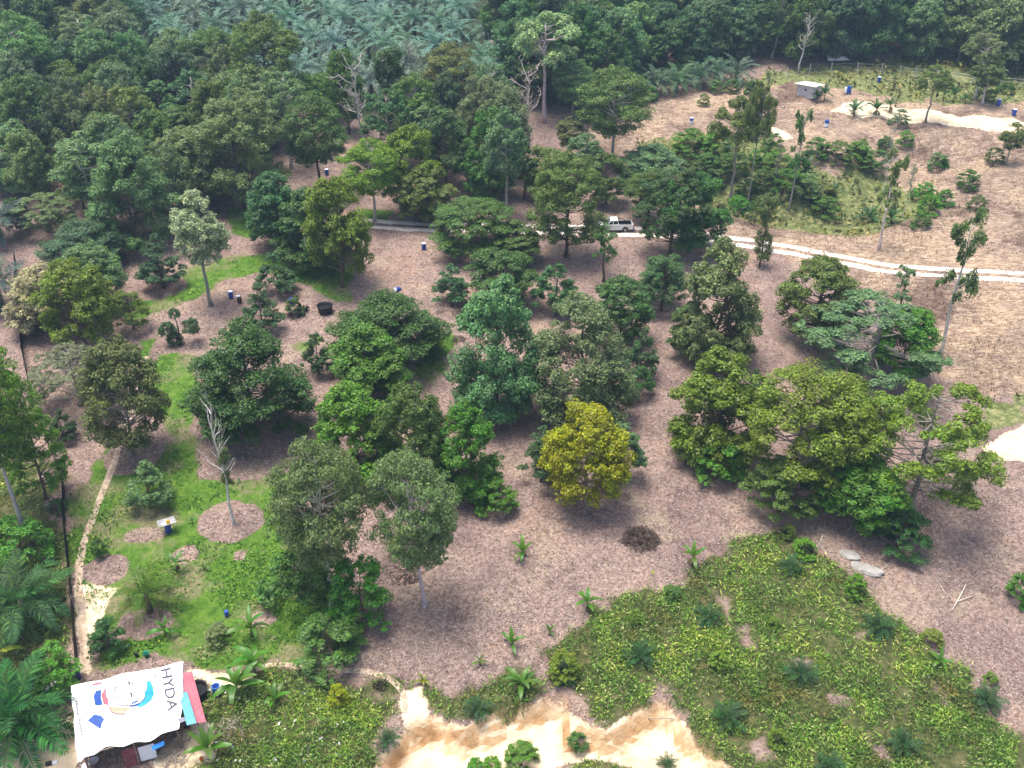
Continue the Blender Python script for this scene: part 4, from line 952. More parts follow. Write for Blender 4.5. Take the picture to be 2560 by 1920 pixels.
# ------------------------------------------------------------------ dirt road and footpaths
def strip(name, label, pts, wid, mat, lift=.03, offs=0, seed=1, step=.6, split=None):
    rng = np.random.default_rng(seed); P = [np.array(p[:2]) for p in pts]; q = []
    for a, b in zip(P[:-1], P[1:]):
        n = max(1, int(np.linalg.norm(b-a)/step)); q += [a+(b-a)*i/n for i in range(n)]
    q.append(P[-1]); q = np.array(q)
    for _ in range(4): q[1:-1] = .25*q[:-2]+.5*q[1:-1]+.25*q[2:]
    t = np.gradient(q, axis=0); t /= np.linalg.norm(t, axis=1, keepdims=True)+1e-9; nrm = np.stack([-t[:, 1], t[:, 0]], 1)
    v = []; f = []
    for of in offs if isinstance(offs, (list, tuple)) else [offs]:
        k = len(v); m = len(q); K = 5
        wl = wid*.5*(.8+.5*fbm(np.arange(m)*.35+seed, np.zeros(m)+of, 61, 3)); wr = wid*.5*(.8+.5*fbm(np.arange(m)*.35+seed, np.zeros(m)+of+9, 63, 3))
        for j in range(K):
            s = j/(K-1.0); c = q+nrm*(of-wl+(wl+wr)*s)[:, None]; zz = HG(c[:, 0], c[:, 1])+lift*(1 if 0 < j < K-1 else -.6)
            v += list(np.column_stack([c, zz]))
        for j in range(K-1):
            for i in range(m-1): f.append((k+j*m+i, k+j*m+i+1, k+(j+1)*m+i+1, k+(j+1)*m+i))
    o = obj(name, mesh_py(name, v, f, mat, True)); o['kind'] = 'structure'; o['label'] = label; return o
k = N('pale_sand_track'); tc = k.n('TexCoord'); n1 = k.noise(1.2, 6, .7, tc.outputs['Object'])
M['track'] = k.done(k.bsdf(k.ramp(n1, [(.3, (.46, .38, .30)), (.5, (.68, .61, .53)), (.7, (.80, .74, .66))]), .95, 0, .1, n1, .5, .05))
k = N('footpath_soil'); tc = k.n('TexCoord'); n1 = k.noise(2.2, 6, .7, tc.outputs['Object'])
M['path'] = k.done(k.bsdf(k.ramp(n1, [(.3, (.22, .16, .11)), (.5, (.38, .29, .21)), (.7, (.56, .46, .35))]), .95, 0, .1, n1, .5, .05))
strip('dirt_road', 'pale sandy two-rut track crossing the orchard', ROAD, 1.25, M['track'], .05, [-.95, .95], 2)
strip('side_road', 'short white side road at the left edge', [gp('A', 10, 1100), gp('A', 70, 1165), gp('A', 120, 1240)], 2.2, M['track'], .05, 0, 3)
strip('footpath', 'narrow earth footpath climbing beside the fence', [gp('Z', *p) for p in [(320, 770), (300, 830), (270, 930), (235, 1030), (200, 1120), (175, 1190), (168, 1255), (178, 1330), (182, 1400), (190, 1450)]], .75, M['path'], .03, 0, 4)
strip('footpath', 'winding earth footpath right of the shack', [gp('Z', *p) for p in [(480, 1475), (540, 1450), (600, 1428), (640, 1440), (690, 1452), (760, 1445), (840, 1460), (880, 1495), (872, 1540)]], .55, M['path'], .03, 0, 5)

# ------------------------------------------------------------------ fences
M['net'] = mat_plain('black_shade_net', (.012, .012, .013), .85, 0, .2); M['post'] = mat_plain('weathered_post', (.20, .17, .13), .9)
M['concrete'] = mat_plain('pale_concrete', (.45, .44, .42), .9); M['wire'] = mat_plain('wire', (.25, .25, .25), .5, .6)
def net_fence(label, pts, h=1.5, step=3.0):
    P = [np.array(p) for p in pts]; q = []
    for a, b in zip(P[:-1], P[1:]):
        n = max(1, int(np.linalg.norm(b-a)/step)); q += [a+(b-a)*i/n for i in range(n)]
    q.append(P[-1]); o = thing('net_fence', label, 'fence', tuple(q[0]))
    base = np.array(q[0])
    for p in q:
        z = Hs(p[0], p[1]); MB().tube([(p[0]-base[0], p[1]-base[1], z-.3-base[2]), (p[0]-base[0]+rnd.gauss(0, .03), p[1]-base[1], z+h+.1-base[2])], .045, 6).build('post', M['post'], o)
    for a, b in zip(q[:-1], q[1:]):
        v = []; f = []; K = 6
        for i in range(K+1):
            c = a+(b-a)*i/K; z = Hs(c[0], c[1]); sag = .12*math.sin(PI*i/K)*rnd.uniform(.6, 1.3); dd = rnd.gauss(0, .03)
            v += [(c[0]-base[0]+.06+dd, c[1]-base[1], z-.05-base[2]), (c[0]-base[0]+.06+rnd.gauss(0, .04), c[1]-base[1], z+h*.5-base[2]), (c[0]-base[0]+.06, c[1]-base[1], z+h-sag-base[2])]
        for i in range(K):
            b0 = i*3; f += [(b0, b0+3, b0+4, b0+1), (b0+1, b0+4, b0+5, b0+2)]
        obj('net_panel', mesh_py('net_panel', v, f, M['net']), o)
    return o
FL = [('D', 100, 30), ('D', 112, 300), ('D', 150, 650), ('D', 215, 980), ('D', 330, 1270), ('D', 412, 1500), ('G', 418, 90), ('G', 440, 330), ('G', 468, 600), ('G', 490, 900), ('G', 507, 1090)]
net_fence('long black net fence running down the left side', [gp(*p) for p in FL], 1.5)
net_fence('dark net fence stretch beside the white side road', [gp('A', 40, 900), gp('A', 60, 1000), gp('A', 95, 1100)], 1.6)
pts = [gp('C', *p) for p in [(560, 520), (690, 505), (830, 478), (970, 470), (1140, 468), (1290, 475), (1410, 490), (1510, 500), (1640, 515), (1760, 525), (1880, 545), (2060, 560), (2230, 575)]]
o = thing('wire_fence', 'wire fence on pale posts along the hilltop forest edge', 'fence', pts[0]); b0 = np.array(pts[0]); q = []
for a, b in zip(pts[:-1], pts[1:]):
    a, b = np.array(a), np.array(b); n = max(1, round(np.linalg.norm(b-a)/3.6)); q += [a+(b-a)*i/n for i in range(n)]
q.append(np.array(pts[-1]))
PM = MB().tube([(0, 0, -.4), (0, 0, 2.0)], [.09, .075], 6).mesh('fence_post', M['concrete'])
for p in q: obj('post', PM, o, tuple(np.array((p[0], p[1], Hs(p[0], p[1])))-b0), (rnd.gauss(0, .03), rnd.gauss(0, .03), 0))
for zz in (.5, 1.1, 1.7): MB().tube([np.array((p[0], p[1], Hs(p[0], p[1])+zz))-b0 for p in q], .018, 4).build('wire', M['wire'], o)

# ------------------------------------------------------------------ drums, tubs, buckets
M['blue'] = mat_plain('blue_plastic', (.010, .055, .30), .4, 0, .5, .2); M['bluei'] = mat_plain('blue_plastic_light', (.03, .16, .50), .45, 0, .5, .2)
M['whitep'] = mat_plain('white_plastic', (.74, .76, .78), .5, 0, .4, .12); M['blackp'] = mat_plain('black_plastic', (.012, .012, .014), .5, 0, .4); M['rust'] = mat_plain('rusty_steel', (.07, .035, .022), .8, .2, .3, .5)
M['yellow'] = mat_plain('yellow_plastic', (.70, .42, .03), .5); M['greenp'] = mat_plain('green_plastic', (.01, .22, .14), .5); M['orange'] = mat_plain('orange_plastic', (.65, .16, .05), .5)
def drum(label, p, s=1.0, lid=True, body='blue', open_=False, group=None, tilt=0, band=False):
    o = thing('drum', label, 'drum', p, rnd.uniform(0, 6), group); o.rotation_euler[0] = tilt
    r, h = .29*s, .9*s; pr = [(0, 0), (r*.93, 0), (r, .05*s)]
    for z in (.28, .60): pr += [(r, z*s-.03*s), (r*1.05, z*s), (r, z*s+.03*s)]
    pr += [(r, h-.05*s), (r*.95, h)]
    if open_: pr += [(r*.88, h), (r*.86, .35*s), (0, .35*s)]
    MB().lathe(pr, 20).build('body', M[body], o, True)
    if not open_: MB().lathe([(r*.95, h-.01), (r*1.0, h+.005), (r*1.0, h+.035), (r*.9, h+.03), (0, h+.028)], 20).build('lid', M['whitep' if lid else body], o)
    else: MB().lathe([(r*.86, h-.02), (r*1.04, h-.02), (r*1.04, h+.03), (r*.86, h+.03)], 20).build('rim', M['bluei'], o)
    if band: MB().lathe([(r*1.06, .05*s), (r*1.06, .52*s)], 20).build('white_band', M['whitep'], o)
    return o
drum('tall open blue drum beside the pink roof sheets', gp('G', 1398, 1175), 1.05, open_=True)
drum('blue drum with white lid on the pink leaf litter', gp('D', 1487, 270))
o = drum('rusty brown drum with a white rag on top', gp('D', 1542, 300), .98, body='rust', lid=False)
MB().lathe([(.31, .80), (.33, .92), (.2, .97), (0, .96)], 12, (-.08, -.02, 0), 1, .8).build('rag', M['whitep'], o, True)
drum('blue drum half hidden by the debris heap', gp('D', 1877, 315), .95, lid=False)
for lb, r, x_, y_, kw in [
    ('blue drum beside the yellow-green round tree', 'B', 540, 1605, {}), ('blue drum beside the small white table', 'B', 688, 1350, {}),
    ('blue drum lying under the big dark tree', 'E', 385, 215, dict(tilt=1.2)), ('blue drum hanging among leaves of the yellow-green tree', 'F', 97, 1245, {}),
    ('blue drum behind the open-crowned tree, upper left', 'A', 2103, 1125, {}), ('dark blue drum right of the pink clearing, upper left', 'A', 2170, 1290, {}),
    ('blue drum beside the straight brown stem, upper left', 'A', 1583, 1255, {}), ('blue drum in the grass left of the broad-leafed banana', 'G', 1460, 670, dict(s=.6, lid=False)),
    ('blue drum lying at the corner post behind the shack', 'G', 503, 1070, dict(s=.8, lid=False)),
    ('blue and white drum at the left end of the dry hill', 'C', 72, 795, dict(s=1.1, band=True)), ('blue and white drum on the slope below the hut', 'C', 940, 815, dict(s=1.2, band=True, lid=False)),
    ('blue drum on bare sand right of the hut', 'C', 1083, 603, dict(s=1.4, lid=False)), ('white drum beside the blue one right of the hut', 'C', 1066, 600, dict(s=1.1, body='whitep')),
    ('blue drum on the bright hilltop grass', 'C', 1278, 530, dict(s=1.1)), ('large blue and white drum beside the sandy road', 'C', 412, 1385, dict(s=1.35, band=True, lid=False)),
    ('blue drum at the right hilltop near the white stems', 'C', 2045, 678, dict(s=1.2)), ('blue drum at the far right of the hilltop', 'C', 2145, 742, dict(s=1.2))]:
    drum(lb, gp(r, x_, y_), **kw)
def tub(label, p, r=.95, h=.85, mat='blackp', name='tub', cat='tub'):
    o = thing(name, label, cat, p)
    MB().lathe([(0, 0), (r*.84, 0), (r*.88, .05), (r*.98, h-.08), (r*1.03, h-.08), (r*1.03, h), (r*.94, h), (r*.88, h*.62)], 28).build('shell', M[mat], o, True)
    MB().lathe([(r*.89, h*.62), (0, h*.62)], 28).build('water', M['water'], o)
    return o
k = N('dark_water'); M['water'] = k.done(k.bsdf((.010, .011, .010), .45, 0, .15))
tub('big black water tub on the litter, left orchard', gp('D', 2093, 362), .95, 1.0)
tub('black water tub behind the pink roof sheets', gp('G', 1270, 1185), .85, .9)
def bucket(label, p, mat, s=.17):
    o = thing('bucket', label, 'bucket', p); MB().lathe([(0, 0), (s*.75, 0), (s, s*1.9), (s*1.06, s*1.9), (s*.92, s*1.88), (s*.7, .03)], 16).build('pail', M[mat], o, True)
    MB().tube([(s, 0, s*1.9), (s*.6, .02, s*2.6), (-s*.6, .02, s*2.6), (-s, 0, s*1.9)], .012, 5).build('handle', M['wire'], o); return o
bucket('green bucket on the grass above the shack', gp('G', 945, 930), 'greenp', .24); bucket('small dark bucket left of the green bucket', gp('G', 880, 928), 'blackp', .16)
bucket('orange pail in the rubbish below the shack', gp('G', 1300, 1600), 'orange', .16)
# feed trough balanced on a blue drum
p = gp('G', 1085, 128); drum('blue drum carrying the wheelbarrow tray', p, 1.0, lid=False)
o = thing('wheelbarrow_tray', 'grey barrow tray balanced on a blue drum with a yellow can', 'tray', (p[0], p[1], p[2]+.93), .5)
v = []; f = []
for (lx, ly, z) in ((.45, .28, 0), (.72, .48, .26), (.76, .52, .26), (.70, .45, .22), (.42, .25, .03)):
    v += [(-lx, -ly, z), (lx, -ly, z), (lx, ly, z), (-lx, ly, z)]
for i in range(4):
    for j in range(4): f.append((i*4+j, i*4+(j+1) % 4, i*4+4+(j+1) % 4, i*4+4+j))
f += [(3, 2, 1, 0), (16, 17, 18, 19)]
M['zinc'] = mat_plain('zinc_tray', (.42, .42, .42), .5, .4, .4, .4)
obj('tray', mesh_py('tray', v, f, M['zinc']), o)
o2 = thing('jerry_can', 'yellow jerry can standing in the barrow tray', 'can', (p[0]+.12, p[1]+.05, p[2]+.97), .5)
MB().box((0, 0, .17), (.3, .2, .34)).build('body', M['yellow'], o2); MB().tube([(-.1, 0, .34), (-.1, 0, .41), (.06, 0, .41), (.06, 0, .34)], .02, 5).build('handle', M['yellow'], o2)
MB().lathe([(.03, .34), (.03, .38), (0, .38)], 10, (.11, 0, 0)).build('cap', M['orange'], o2)
# white-lidded tank beside the road
p = gp('C', 245, 1625); o = thing('water_tank', 'low round water tank with a white lid beside the road', 'tank', p)
MB().lathe([(0, 0), (1.0, 0), (1.02, .1), (1.02, .9), (1.0, 1.0)], 28).build('wall', M['blackp'], o, True); MB().lathe([(1.0, .96), (1.1, .98), (1.1, 1.05), (.7, 1.12), (0, 1.16)], 28).build('lid', M['whitep'], o, True)
# white table near the blue drum
p = gp('B', 716, 1358); o = thing('table', 'small white table beside a blue drum', 'table', p, .2)
MB().box((0, 0, .74), (1.5, .8, .05)).build('tabletop', M['whitep'], o)
for sx in (-1, 1):
    for sy in (-1, 1): MB().tube([(sx*.66, sy*.32, -.05), (sx*.66, sy*.32, .72)], .03, 6).build('leg', M['whitep'], o)
# blue and white crumpled sheet behind the shack
p = gp('G', 318, 1125); o = thing('plastic_sheet', 'crumpled blue and white plastic sheet under the bright bush', 'plastic sheet', p)
rng = np.random.default_rng(3)
def crumple(nm, mat, cx, cy, sx, sy, hh, seed, par):
    r2 = np.random.default_rng(seed); n = 9; v = []; f = []
    for i in range(n):
        for j in range(n):
            v.append((cx+(i/(n-1)-.5)*sx+r2.normal()*.05*sx, cy+(j/(n-1)-.5)*sy+r2.normal()*.05*sy, abs(r2.normal())*hh+.02))
    for i in range(n-1):
        for j in range(n-1): f.append((i*n+j, i*n+n+j, i*n+n+j+1, i*n+j+1))
    return obj(nm, mesh_py(nm, v, f, mat), par)
crumple('white_fold', M['whitep'], 0, 0, 1.0, 1.2, .22, 4, o); crumple('blue_fold', M['blue'], -.15, .35, .6, .6, .35, 5, o); crumple('grey_fold', M['zinc'], .1, -.3, .8, .6, .25, 6, o)
# debris heap near the black tub: black sheet and branches
p = gp('D', 1945, 355); o = thing('black_sheet', 'black plastic sheet thrown over the debris by the tub', 'plastic sheet', p); crumple('sheet', M['blackp'], 0, 0, 1.5, .9, .4, 8, o)

# ------------------------------------------------------------------ brush heaps, poles, planks, rubbish
def sticks(label, p, R, n, hh, L, col, seed, name='brush_pile', cat='brush pile', rad=.03):
    rr = np.random.default_rng(seed); o = thing(name, label, cat, p); mb = MB()
    for i in range(n):
        a = rr.uniform(0, 2*PI); r = R*math.sqrt(rr.uniform(0, 1)); c = np.array((r*math.cos(a), r*math.sin(a), rr.uniform(.03, hh)*(1.1-r/R)))
        d = unit(np.array((*rr.normal(size=2), rr.normal()*.25))); l = rr.uniform(.4, 1)*L; k_ = rr.normal(size=3)*.08
        mb.tube([c-d*l/2, c+k_, c+d*l/2], [rad, rad*.8, rad*.4], 4, False)
    mb.build('branches', M['bark'], o, color=col); return o
sticks('round dark brush pile on the litter', gp('H', 1930, 175), 1.6, 260, 1.0, 1.2, (.075, .055, .045), 1, rad=.04)
sticks('dead branches filling the round pit', (PIT[0], PIT[1], Hs(*PIT)), 1.5, 120, .4, 1.2, (.055, .042, .036), 2)
sticks('black burnt stump with twigs by the lower footpath', gp('H', 270, 1120), .55, 40, .5, .9, (.03, .025, .022), 3)
sticks('heap of dead twigs beside the green patch at centre', gp('E', 760, 540), .8, 60, .5, 1.0, (.10, .08, .07), 4)
sticks('pile of cut branches under the debris by the tub', gp('D', 1900, 385), .9, 60, .5, 1.0, (.06, .04, .035), 5)
sticks('dry branches heaped below the shack', gp('G', 1120, 1560), 1.3, 110, .4, 1.1, (.30, .26, .22), 6)
sticks('pale dry fronds heaped beside the pink roof', gp('G', 1480, 1400), 1.2, 90, .35, 1.1, (.34, .31, .27), 7)
def pole(label, a, b, r=.05, col=(.42, .38, .32), name='pole', cat='pole'):
    o = tag(MB().tube([a, tuple(.5*(np.array(a)+np.array(b))+np.array((.03, 0, .02))), b], [r, r*.9, r*.7], 7).build(name, M['bark'], None, True, color=col), label, cat); return o
def gz(r, x_, y_, z): g3 = gp(r, x_, y_); return (g3[0], g3[1], g3[2]+z)
pole('upright leaning pole at the top of the green slope', gz('I', 872, 275, -.2), gz('I', 890, 275, 2.2), .05)
pole('fallen pole lying below the lime shrub', gz('I', 860, 170, .08), gz('I', 965, 300, .06), .05)
pole('long pale pole on the brown ground, lower right', gz('I', 1750, 635, .1), gz('I', 1835, 480, .3), .05, (.55, .50, .44))
pole('pale crossed pole over the long pole, lower right', gz('I', 1780, 585, .2), gz('I', 1900, 540, .12), .04, (.55, .50, .44))
pole('thin grey pole left of the crossed poles', gz('I', 1650, 440, .06), gz('I', 1735, 585, .08), .04)
pole('fallen branch on the cut bank', gz('H', 1320, 1340, .1), gz('H', 1440, 1280, .1), .04, (.5, .4, .3))
pole('bleached branch on the sandy ledge', gz('H', 1980, 1330, .08), gz('H', 2150, 1335, .1), .05, (.35, .29, .25))
pole('fallen grey trunk under the yellow-green tree', gz('F', 30, 1345, .1), gz('F', 125, 1350, .15), .09, (.08, .06, .05))
pole('stone-grey log across the litter, lower right', gz('I', 1060, 250, .1), gz('I', 1110, 310, .1), .09, (.3, .28, .25))
rocks = [('grey flat boulder among the litter, lower right', 'I', 1200, 370, 1.5, .7, .35), ('second grey boulder behind the flat one', 'I', 1090, 280, .9, .6, .25)]
M['rock'] = mat_plain('grey_rock', (.30, .29, .26), .95, 0, .2, .4, 1.5)
for lb, r, x_, y_, a, b, c in rocks:
    bm = bmesh.new(); bmesh.ops.create_icosphere(bm, subdivisions=3, radius=1)
    for vv in bm.verts:
        k_ = 1+.5*(fbm(np.array([vv.co.x*1.3+x_]), np.array([vv.co.y*1.3+vv.co.z]), 71, 3)[0]-.5); vv.co = Vector((vv.co.x*a*k_, vv.co.y*b*k_, vv.co.z*c*k_))
    me_ = bpy.data.meshes.new('rock'); bm.to_mesh(me_); bm.free(); me_.materials.append(M['rock']); g3 = gp(r, x_, y_)
    tag(obj('rock', me_, None, (g3[0], g3[1], g3[2]+.02), (0, 0, -.5)), lb, 'rock')
#@@PART4
# ------------------------------------------------------------------ shack under a printed banner
p = gp('G', 900, 1250); ZR = p[2]+2.35; SH0 = (p[0], p[1], p[2])
def at_roof(cx, cy, dz=0):                     # pixel of the shack close-up, carried to the roof's height
    a = plane_hit(*src('S', cx, cy), ZR); return np.array((a[0], a[1], ZR+dz))
def rw(x, y): return .05*math.sin(x*1.7+y*.6)+.04*math.sin(y*2.3-x*.9)
M['tarp'] = mat_plain('white_tarpaulin', (.80, .81, .82), .45, 0, .4, .06, 1.2)
sh = thing('shack', 'open shack roofed with a white printed banner and coloured sheets', 'shack', SH0)
B0 = np.array(SH0)
TLc, TRc, BRc, BLc = (142, 488), (1660, 165), (1600, 1075), (235, 1480)
# banner: grid between edge curves
def edge_c(a, b, t, amp, ph): 
    a, b = np.array(a, float), np.array(b, float); d = b-a; nn = np.array((-d[1], d[0]))/np.linalg.norm(d)
    return a+d*t+nn*amp*(math.sin(t*9+ph)+.6*math.sin(t*23+ph*2))*math.sin(PI*t)
v = []; f = []; NU, NV = 34, 22
for j in range(NV+1):
    for i in range(NU+1):
        s_, t_ = i/NU, j/NV
        top = edge_c(TLc, TRc, s_, 10, .5); bot = edge_c(BLc, BRc, s_, 34, 2.0)
        bot = bot+np.array((0, 55*math.exp(-((s_-.02)/.03)**2)-20*math.exp(-((s_-.25)/.07)**2)))
        lf = edge_c(TLc, BLc, t_, 10, 1); rt = edge_c(TRc, BRc, t_, 4, 0)+np.array((90*math.sin(PI*t_)**1*(.2+t_*.9)*.5, 0))
        c = (1-t_)*top+t_*bot+(1-s_)*(lf-((1-t_)*np.array(TLc)+t_*np.array(BLc)))+s_*(rt-((1-t_)*np.array(TRc)+t_*np.array(BRc)))
        w3 = at_roof(*c); ed = min(s_, 1-s_, t_, 1-t_)
        z = rw(w3[0], w3[1])+.16*math.sin(PI*t_)-.14*math.exp(-ed*28)
        v.append((w3[0]-B0[0], w3[1]-B0[1], w3[2]+z-B0[2]))
for j in range(NV):
    for i in range(NU): a = j*(NU+1)+i; f.append((a, a+NU+1, a+NU+2, a+1))
ban = obj('banner', mesh_py('banner', v, f, M['tarp'], True), sh); ban['label'] = 'white printed banner stretched over the roof'
from mathutils.bvhtree import BVHTree
bvh = BVHTree.FromPolygons([Vector(q) for q in v], f)
def on_banner(cx, cy, lift=.02):               # drop a print point onto the cloth
    w3 = at_roof(cx, cy); h_ = bvh.ray_cast(Vector((w3[0]-B0[0], w3[1]-B0[1], 20)), Vector((0, 0, -1)))
    z = h_[0].z if h_[0] is not None else w3[2]-B0[2]
    return (w3[0]-B0[0], w3[1]-B0[1], z+lift)
PRM = {}
def pm(nm, c):
    if nm not in PRM: PRM[nm] = mat_plain('print_'+nm, c, .5, 0, .3, .25, 3)
    return PRM[nm]
def print_poly(nm, pts, mat, lift):            # flat print as a small triangulated patch following the cloth
    bm = bmesh.new(); vs = [bm.verts.new((x, y, 0)) for x, y in pts]; bm.faces.new(vs)
    bmesh.ops.triangulate(bm, faces=bm.faces[:]); bmesh.ops.subdivide_edges(bm, edges=bm.edges[:], cuts=2, use_grid_fill=True)
    vv = [on_banner(q.co.x, q.co.y, lift) for q in bm.verts]; bm.verts.index_update(); ff = [tuple(q.index for q in fc.verts) for fc in bm.faces]; bm.free()
    return obj(nm, mesh_py(nm, vv, ff, mat), ban)
def ell(cx, cy, a, b, rot=0, n=28, s=0, e=2*PI):
    c_, s_ = math.cos(rot), math.sin(rot); return [(cx+a*math.cos(t)*c_-b*math.sin(t)*s_, cy+a*math.cos(t)*s_+b*math.sin(t)*c_) for t in np.linspace(s, e, n, endpoint=(e-s) < 6)]
def line_poly(pts, w_):
    P = [np.array(q, float) for q in pts]; L = []; R = []
    for i, q in enumerate(P):
        d = P[min(i+1, len(P)-1)]-P[max(i-1, 0)]; n_ = np.array((-d[1], d[0]))/(np.linalg.norm(d)+1e-9)*w_*.5; L.append(tuple(q+n_)); R.append(tuple(q-n_))
    return L+R[::-1]
cy_ = pm('cyan', (.02, .26, .42)); bl_ = pm('blue', (.012, .06, .27)); pk_ = pm('pink', (.36, .10, .13)); pe_ = pm('peach', (.52, .28, .19)); ink = pm('ink', (.06, .06, .08)); sk_ = pm('skin', (.80, .74, .72))
print_poly('print', [(1175, 450), (1225, 455), (1258, 540), (1275, 640), (1240, 720), (1160, 790), (1060, 840), (1010, 880), (1080, 810), (950, 828), (970, 770), (1060, 720), (1130, 650), (1170, 560)], cy_, .016)
print_poly('print', [(960, 825), (975, 770), (1050, 735), (1110, 740), (1080, 790), (1010, 822)], bl_, .024)
print_poly('print', [(455, 660), (490, 590), (560, 575), (555, 680), (580, 780), (480, 795)], bl_, .016)
print_poly('print', [(560, 640), (600, 570), (710, 530), (640, 620), (610, 700), (660, 790), (590, 770)], pk_, .024)
print_poly('print', [(660, 810), (860, 830), (960, 825), (880, 915), (790, 910), (700, 890)], pe_, .016)
print_poly('print', ell(500, 485, 80, 18, -.28), pk_, .016)
print_poly('print', [(380, 1005), (470, 920), (560, 930), (605, 975), (570, 1020), (550, 1100)], bl_, .016)
print_poly('print', ell(885, 640, 265, 165, .12, 40), sk_, .030)
for q, w_ in ((ell(885, 640, 270, 170, .12, 40, 0, 6.2), 6), ([(770, 550), (740, 580), (735, 620), (755, 665), (790, 695)], 9), ([(735, 545), (770, 548)], 7), ([(775, 705), (800, 685)], 7),
              ([(930, 480), (945, 500), (930, 520)], 18), ([(975, 475), (985, 500), (975, 525)], 7), ([(950, 625), (975, 650), (975, 695)], 18), ([(1000, 600), (1015, 630), (1010, 660)], 7), ([(820, 580), (835, 600), (825, 625)], 5),
              ([(655, 800), (700, 890), (790, 915), (880, 918)], 7)):
    print_poly('print', line_poly(q, w_*1.5), ink, .038)
def words(txt, o0, o1, hpx, mat, lift=.03):     # lettering that runs from pixel o0 to o1 along its baseline
    cu = bpy.data.curves.new('lettering', 'FONT'); cu.body = txt; cu.size = 1; cu.offset = .012 if hpx > 100 else .03; to = bpy.data.objects.new('lettering', cu); COL.objects.link(to)
    dg = bpy.context.evaluated_depsgraph_get(); m0 = bpy.data.meshes.new_from_object(to.evaluated_get(dg)); bpy.data.objects.remove(to)
    co = np.array([q.co[:] for q in m0.vertices]); x0, x1 = co[:, 0].min(), co[:, 0].max(); ex = np.array(o1, float)-np.array(o0, float); up = np.array((ex[1], -ex[0])); up = up/np.linalg.norm(up)
    vv = []
    for q in co:
        c = np.array(o0)+ex*(q[0]-x0)/(x1-x0)+up*q[1]*hpx/.72; vv.append(on_banner(c[0], c[1], lift))
    ff = [tuple(pp.vertices) for pp in m0.polygons]; return obj('lettering', mesh_py('lettering', vv, ff, mat), ban)
words('HYDA', (1362, 300), (1465, 868), 140, ink); words('Pilihan Wanita Bergaya', (1268, 345), (1385, 885), 26, pm('grey', (.20, .21, .24))); words('Mawar Rashid', (205, 728), (288, 1195), 42, pm('darkgrey', (.15, .16, .18)))
# corrugated sheets on the right end
def corr(label, quad, nrib, mat, dz, name='roof_sheet'):
    q = [at_roof(*c, dz) for c in quad]; v = []; f = []; n = nrib*6; K = 5
    for j in range(K+1):
        for i in range(n+1):
            s_, t_ = i/n, j/K; c = (1-t_)*((1-s_)*q[0]+s_*q[1])+t_*((1-s_)*q[3]+s_*q[2])
            v.append((c[0]-B0[0], c[1]-B0[1], c[2]-B0[2]+.035*math.cos(2*PI*nrib*s_)))
    for j in range(K):
        for i in range(n): a = j*(n+1)+i; f.append((a, a+n+1, a+n+2, a+1))
    o_ = obj(name, mesh_py(name, v, f, mat, True), sh); o_['label'] = label; return o_
M['pinks'] = mat_plain('pink_sheet_metal', (.44, .14, .17), .5, .2, .4, .25, 1.5); M['cyans'] = mat_plain('cyan_sheet_metal', (.14, .38, .42), .5, .2, .4, .2, 1.5); M['redw'] = mat_plain('dull_red_sheet', (.22, .07, .075), .7, 0, .3, .4, 2)
corr('pink corrugated roof sheet', [(1590, 340), (1778, 300), (1968, 985), (1730, 1010)], 6, M['pinks'], -.10)
corr('cyan corrugated roof sheet over the pink one', [(1603, 622), (1716, 600), (1845, 1025), (1712, 1056)], 4, M['cyans'], .10)
M['wood'] = mat_plain('grey_wood', (.24, .19, .14), .9, 0, .2, .4); M['greyw'] = mat_plain('grey_panel', (.20, .20, .24), .7)
o_ = MB(); q = [np.array(on_banner(*c, .05)) for c in ((1590, 965), (1690, 935), (1700, 985), (1625, 1015))]; o_.add(q+[a-np.array((0, 0, .03)) for a in q], [(0, 1, 2, 3), (7, 6, 5, 4), (0, 4, 5, 1), (1, 5, 6, 2), (2, 6, 7, 3), (3, 7, 4, 0)]); o_.build('grey_board', M['greyw'], sh)
for c in ((210, 520), (900, 380), (1600, 230), (1880, 700), (1850, 990), (1560, 1040), (980, 1250), (330, 1440), (250, 980)):
    w3 = at_roof(*c, -.16); g0 = Hs(w3[0], w3[1]); MB().tube([(w3[0]-B0[0], w3[1]-B0[1], g0-.3-B0[2]), (w3[0]-B0[0], w3[1]-B0[1], w3[2]-B0[2])], .06, 7).build('post', M['wood'], sh)
for a, b in (((190, 510), (1650, 210)), ((280, 1440), (1580, 1040)), ((1640, 230), (1890, 960)), ((200, 520), (290, 1450))):
    a, b = at_roof(*a, -.2)-B0, at_roof(*b, -.2)-B0; MB().tube([a, b], .05, 6).build('beam', M['wood'], sh)
def wall(nm, a, b, z0, z1, mat, thick=.04, ribs=0):
    a, b = at_roof(*a), at_roof(*b); g0 = Hs(a[0], a[1]); d = b-a; L = np.linalg.norm(d[:2]); rz = math.atan2(d[1], d[0]); m = (a+b)/2-B0
    mb_ = MB().box((m[0], m[1], (g0+z0+g0+z1)/2-B0[2]), (L, thick, z1-z0), rz)
    for i in range(ribs):
        c = (a+(b-a)*(i+.5)/ribs)-B0; mb_.box((c[0]+math.sin(rz)*thick*.5, c[1]-math.cos(rz)*thick*.5, (g0+z0+g0+z1)/2-B0[2]), (L/ribs*.35, .03, z1-z0-.02), rz)
    return mb_.build(nm, mat, sh)
wall('wall_panel', (790, 1290), (1000, 1235), 0, 1.9, M['redw'], ribs=7); wall('wall_panel', (1010, 1230), (1230, 1170), .25, 1.7, M['whitep'], ribs=2)
wall('wall_panel', (210, 560), (290, 1380), .1, 1.5, M['redw'], ribs=12); wall('wall_panel', (240, 560), (1000, 400), .1, 1.5, M['greyw'], ribs=10)
M['bluet'] = mat_plain('blue_tarpaulin', (.03, .20, .62), .5)
